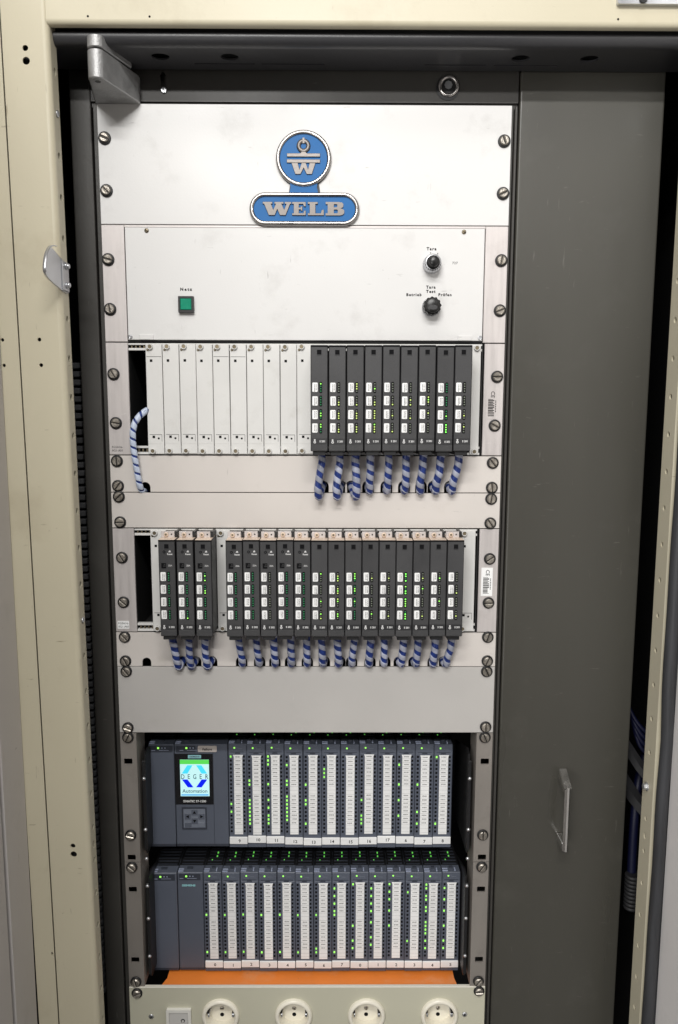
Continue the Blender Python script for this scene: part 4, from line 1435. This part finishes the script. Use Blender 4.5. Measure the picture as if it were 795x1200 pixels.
for kx, kz, dx, dz in ((-151.3, -879.4, 0, 1), (-151.3, -891.5, 0, -1), (-160.5, -885.2, -1, 0), (-142.0, -885.2, 1, 0)):
    b = B()
    b.box(kx - 4.0, kx + 4.0, PY - 0.8, PY - 0.1, kz - 4.2, kz + 4.2, bev=0.35)
    ky_ = b.build('arrow_key', 'plc', kp)
    b = B()
    b.prism([(kx + dx * 2.4 - dz * 2.2, kz + dz * 2.2 * -0.6 + dx * 0) if False else (kx + dx * 2.4 + (0), kz + dz * 2.4), (kx - dx * 1.6 + dz * 2.3, kz - dz * 1.6 + dx * 2.3), (kx - dx * 1.6 - dz * 2.3, kz - dz * 1.6 - dx * 2.3)], PY - 0.95, PY - 0.82)
    b.build('arrow', 'ink', ky_)
for kx in (-160.0, -142.5):
    b = B()
    b.box(kx - 4.4, kx + 4.4, PY - 0.7, PY - 0.1, -900.2, -893.8, bev=0.3)
    b.build('menu_key', 'plc_key' if kx > -150 else 'plc', kp)
tg = B()
tg.prism(rrect(-145, -119.8, -794.2, -785.6, 1.4, 3), PY - 1.3, PY - 0.05, bev=0.3)
tgo = tg.build('name_tag', 'tag', cp)
text('Failure', 3.4, tgo, (-132.4, PY - 1.36, -790.0), 'ink', bold=0.12, sx=0.95)
p2 = plain_module('power_supply', 'plain blue-grey power supply at the left end of the lower controller row', -211.5, -177.0, ZP2, 'power supply')
led_cluster(p2, -199.0, ZP2 - 5.2, -209, -179.5, ZP2)
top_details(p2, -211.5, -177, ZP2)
im = plain_module('interface_module', 'blue-grey interface module with teal maker lettering in the lower controller row', -176.8, -141.8, ZP2, 'controller module')
led_cluster(im, -164.5, ZP2 - 5.2, -174.5, -145.5, ZP2)
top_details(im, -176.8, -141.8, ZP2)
text('SIEMENS', 2.7, im, (-161.5, PY - 0.35, ZP2 - 18.5), 'teal', bold=0.20, sx=1.25, name='maker_lettering')
KP = 1.0155     # the controllers stand a little deeper than first measured: true size is 1.5 per cent larger
for ob in list(C.objects):
    if ob not in before and ob.parent is None:
        o = ORG[ob.name]
        ob.location.x = (35.3 + (o.x - 35.3) * KP) * MM
        ob.location.z = Z0 + (-344.3 + (o.z + 344.3) * KP) * MM
        ob.scale = (KP, 1, KP)
# the rail the controllers hang on, and the dark backing
for zt_, lab in ((ZP1, 'steel rail behind the upper controller row'), (ZP2, 'steel rail behind the lower controller row')):
    b = B()
    b.box(-212, 212, PY + 120, PY + 130, zt_ - 110, zt_ - 20)
    tag(b.build('mounting_bar', 'hose_grey'), lab, 'rail')

# ------------------------------------------------------------------ orange tray and socket panel
b = B()
oz = -1127.0
b.prism([(-206, 3), (207, 3), (202.5, 30), (202.5, 160), (-195.5, 160), (-195.5, 30)], oz - 12, oz, axis='Z', bev=0.5)
tray = tag(b.build('cover_board', 'orange'), 'orange board lying behind the socket panel below the controllers', 'board')
b = B()
b.box(-191, -190.4, 3.5, 150, oz - 1, oz + 0.15)
b.build('edge_groove', 'orange', tray)

sp = thing('socket_plate', 'olive-beige panel carrying a rocker switch and four round sockets', 'socket panel', (0, 0, -1250))
b = B()
SX = (-117.2, -18.6, 79.8, 178.2)
SZ = -1156.4
b.plate([(HW, -1250), (HW, -1115.6), (-HW, -1115.6), (-HW, -1250)], [circ(x, SZ, 20.5, 32) for x in SX], -2.4, 1.4)
b.build('sheet', 'olive', sp)
b = B()
b.box(-HW, HW, -2.9, 2.0, -1115.5, -1113.9, bev=0.4)
b.build('top_edge', 'olive_edge', sp)
screws(sp, [(-228.8, -1122.6), (231, -1120.4)])
for x, z in ((-210.7, -1157.2), (212.4, -1154.9)):
    apart('small_screw', 'socks', lambda b: (b.lathe([(3.4, 0), (3.4, -0.9), (2.7, -1.6), (1.2, -1.7)], 0, 0, 0, n=16), b.box(-1.6, 1.6, -1.95, -1.6, -.4, .4, mi=1), b.box(-.4, .4, -1.97, -1.6, -1.6, 1.6, mi=1)), ['zinc', 'ink'], sp, (x, -2.4, z), (0, .5, 0))
nsk = ['leftmost round ivory power socket, next to the rocker switch', 'second round ivory power socket from the rocker switch', 'third round ivory power socket from the rocker switch', 'rightmost round ivory power socket in the olive panel']
for i, x in enumerate(SX):
    t = thing('power_socket', nsk[i], 'socket', (x, 0, SZ - 25), 'round sockets in the olive panel')
    t0 = (x, 0, SZ)
    apart('collar', 'skcollar', lambda b: b.lathe([(25.2, -2.4), (25.0, -5.0), (23.6, -7.0), (21.6, -7.6), (20.2, -7.2), (19.6, -5.6), (19.4, 16)], 0, 0, 0, n=48) and None, 'ivory', t, t0)
    fl = apart('well_floor', 'skfloor', lambda b: b.prism(circ(0, 0, 19.6, 40), 10.5, 12), 'ivory', t, t0)
    for dz in (9.5, -9.5):
        apart('pin_hole', 'skpin', lambda b: b.lathe([(2.7, 10.1), (2.7, 10.6)], 0, 0, 0, n=18), 'ink', t, (x, 0, SZ + dz))
    sc_ = apart('centre_screw', 'skscrew', lambda b: b.lathe([(2.9, 10.4), (2.6, 9.6), (0.3, 9.4)], 0, 0, 0, n=16), 'screw_steel', t, t0)
    apart('screw_slot', 'skslot', lambda b: b.box(-2.3, 2.3, 9.25, 9.42, -.4, .4), 'ink', sc_, t0, (0, i * .7, 0))
    for s in (-1, 1):
        apart('earth_clip', 'skclip%d' % s, (lambda q: (lambda b: (b.box(q * 16.2 - 1.2, q * 16.2 + 2.4 * (1 if q > 0 else -1) if q > 0 else q * 16.2 + 1.2, -3.0, 10.4, -2.6, 2.6, bev=0.5),
                                                                  b.box(q * 17.4 - 1.8, q * 17.4 + 1.8, -3.4, 10.4, 3.2, 5.4, mi=1))))(s), ['zinc', 'black'], t, t0)
# open the collar: remove the caps that close the lathe
me = CACHE['skcollar']
bm = bmesh.new()
bm.from_mesh(me)
bmesh.ops.delete(bm, geom=[f for f in bm.faces if len(f.verts) > 8], context='FACES')
bm.to_mesh(me)
bm.free()

t = thing('rocker_switch', 'white framed rocker switch at the left of the socket panel', 'switch', (-173, 0, -1190))
b = B()
b.plate(rrect(-189.8, -156.6, -1190, -1144.6, 1.5, 3), [rect(-186, -160.4, -1186, -1148.8)], -7.0, -2.45)
b.build('frame', 'switch_white', t)
b = B()
b.prism([(-5.2, -1149), (-9.6, -1167.5), (-5.2, -1186), (-2, -1186), (-2, -1149)], -185.8, -160.6, axis='X', bev=0.4)
rk = b.build('rocker', 'switch_grey', t)
b = B()
b.box(-180.5, -175.5, -7.7, -7.5 + 0.8, -1161.5, -1160.6)
b.build('line_mark', 'ink', rk)
b = B()
b.tube([(-167.2 + 2.3 * math.cos(a), -7.8, -1159.8 + 2.3 * math.sin(a)) for a in [2 * math.pi * i / 20 for i in range(20)]], 0.55, n=6, closed=True)
b.build('ring_mark', 'ink', rk)

# ------------------------------------------------------------------ wiring seen in the gap at the right
b = B()
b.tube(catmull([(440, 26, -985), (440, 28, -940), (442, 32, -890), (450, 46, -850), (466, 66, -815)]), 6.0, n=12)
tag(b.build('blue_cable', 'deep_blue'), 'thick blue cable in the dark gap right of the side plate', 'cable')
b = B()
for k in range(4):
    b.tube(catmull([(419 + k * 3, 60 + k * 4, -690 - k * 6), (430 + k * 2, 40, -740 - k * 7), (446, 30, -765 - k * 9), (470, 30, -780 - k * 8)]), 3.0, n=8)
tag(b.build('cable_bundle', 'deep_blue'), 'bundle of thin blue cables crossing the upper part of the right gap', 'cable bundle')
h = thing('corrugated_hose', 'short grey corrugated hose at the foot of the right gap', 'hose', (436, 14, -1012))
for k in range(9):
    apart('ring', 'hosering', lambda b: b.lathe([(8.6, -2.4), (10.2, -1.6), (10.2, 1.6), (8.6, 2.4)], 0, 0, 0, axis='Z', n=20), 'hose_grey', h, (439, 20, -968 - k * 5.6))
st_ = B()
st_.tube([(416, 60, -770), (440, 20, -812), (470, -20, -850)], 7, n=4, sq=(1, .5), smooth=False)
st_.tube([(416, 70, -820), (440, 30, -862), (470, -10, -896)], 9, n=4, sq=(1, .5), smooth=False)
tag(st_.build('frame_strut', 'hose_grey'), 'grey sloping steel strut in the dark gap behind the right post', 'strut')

# ------------------------------------------------------------------ nothing is plugged in perfectly straight
for ob in list(C.objects):
    if ob.parent is None and ob.name.split('.')[0] in ('plug_in_module', 'io_module', 'blank_plate', 'power_supply'):
        ob.location.y += rnd.uniform(-0.7, 0.5) * MM
        ob.location.z += rnd.uniform(-0.35, 0.35) * MM
        ob.rotation_euler = (rnd.uniform(-0.004, 0.004), rnd.uniform(-0.0018, 0.0018), rnd.uniform(-0.012, 0.012) if ob.name.startswith('plug') else 0)
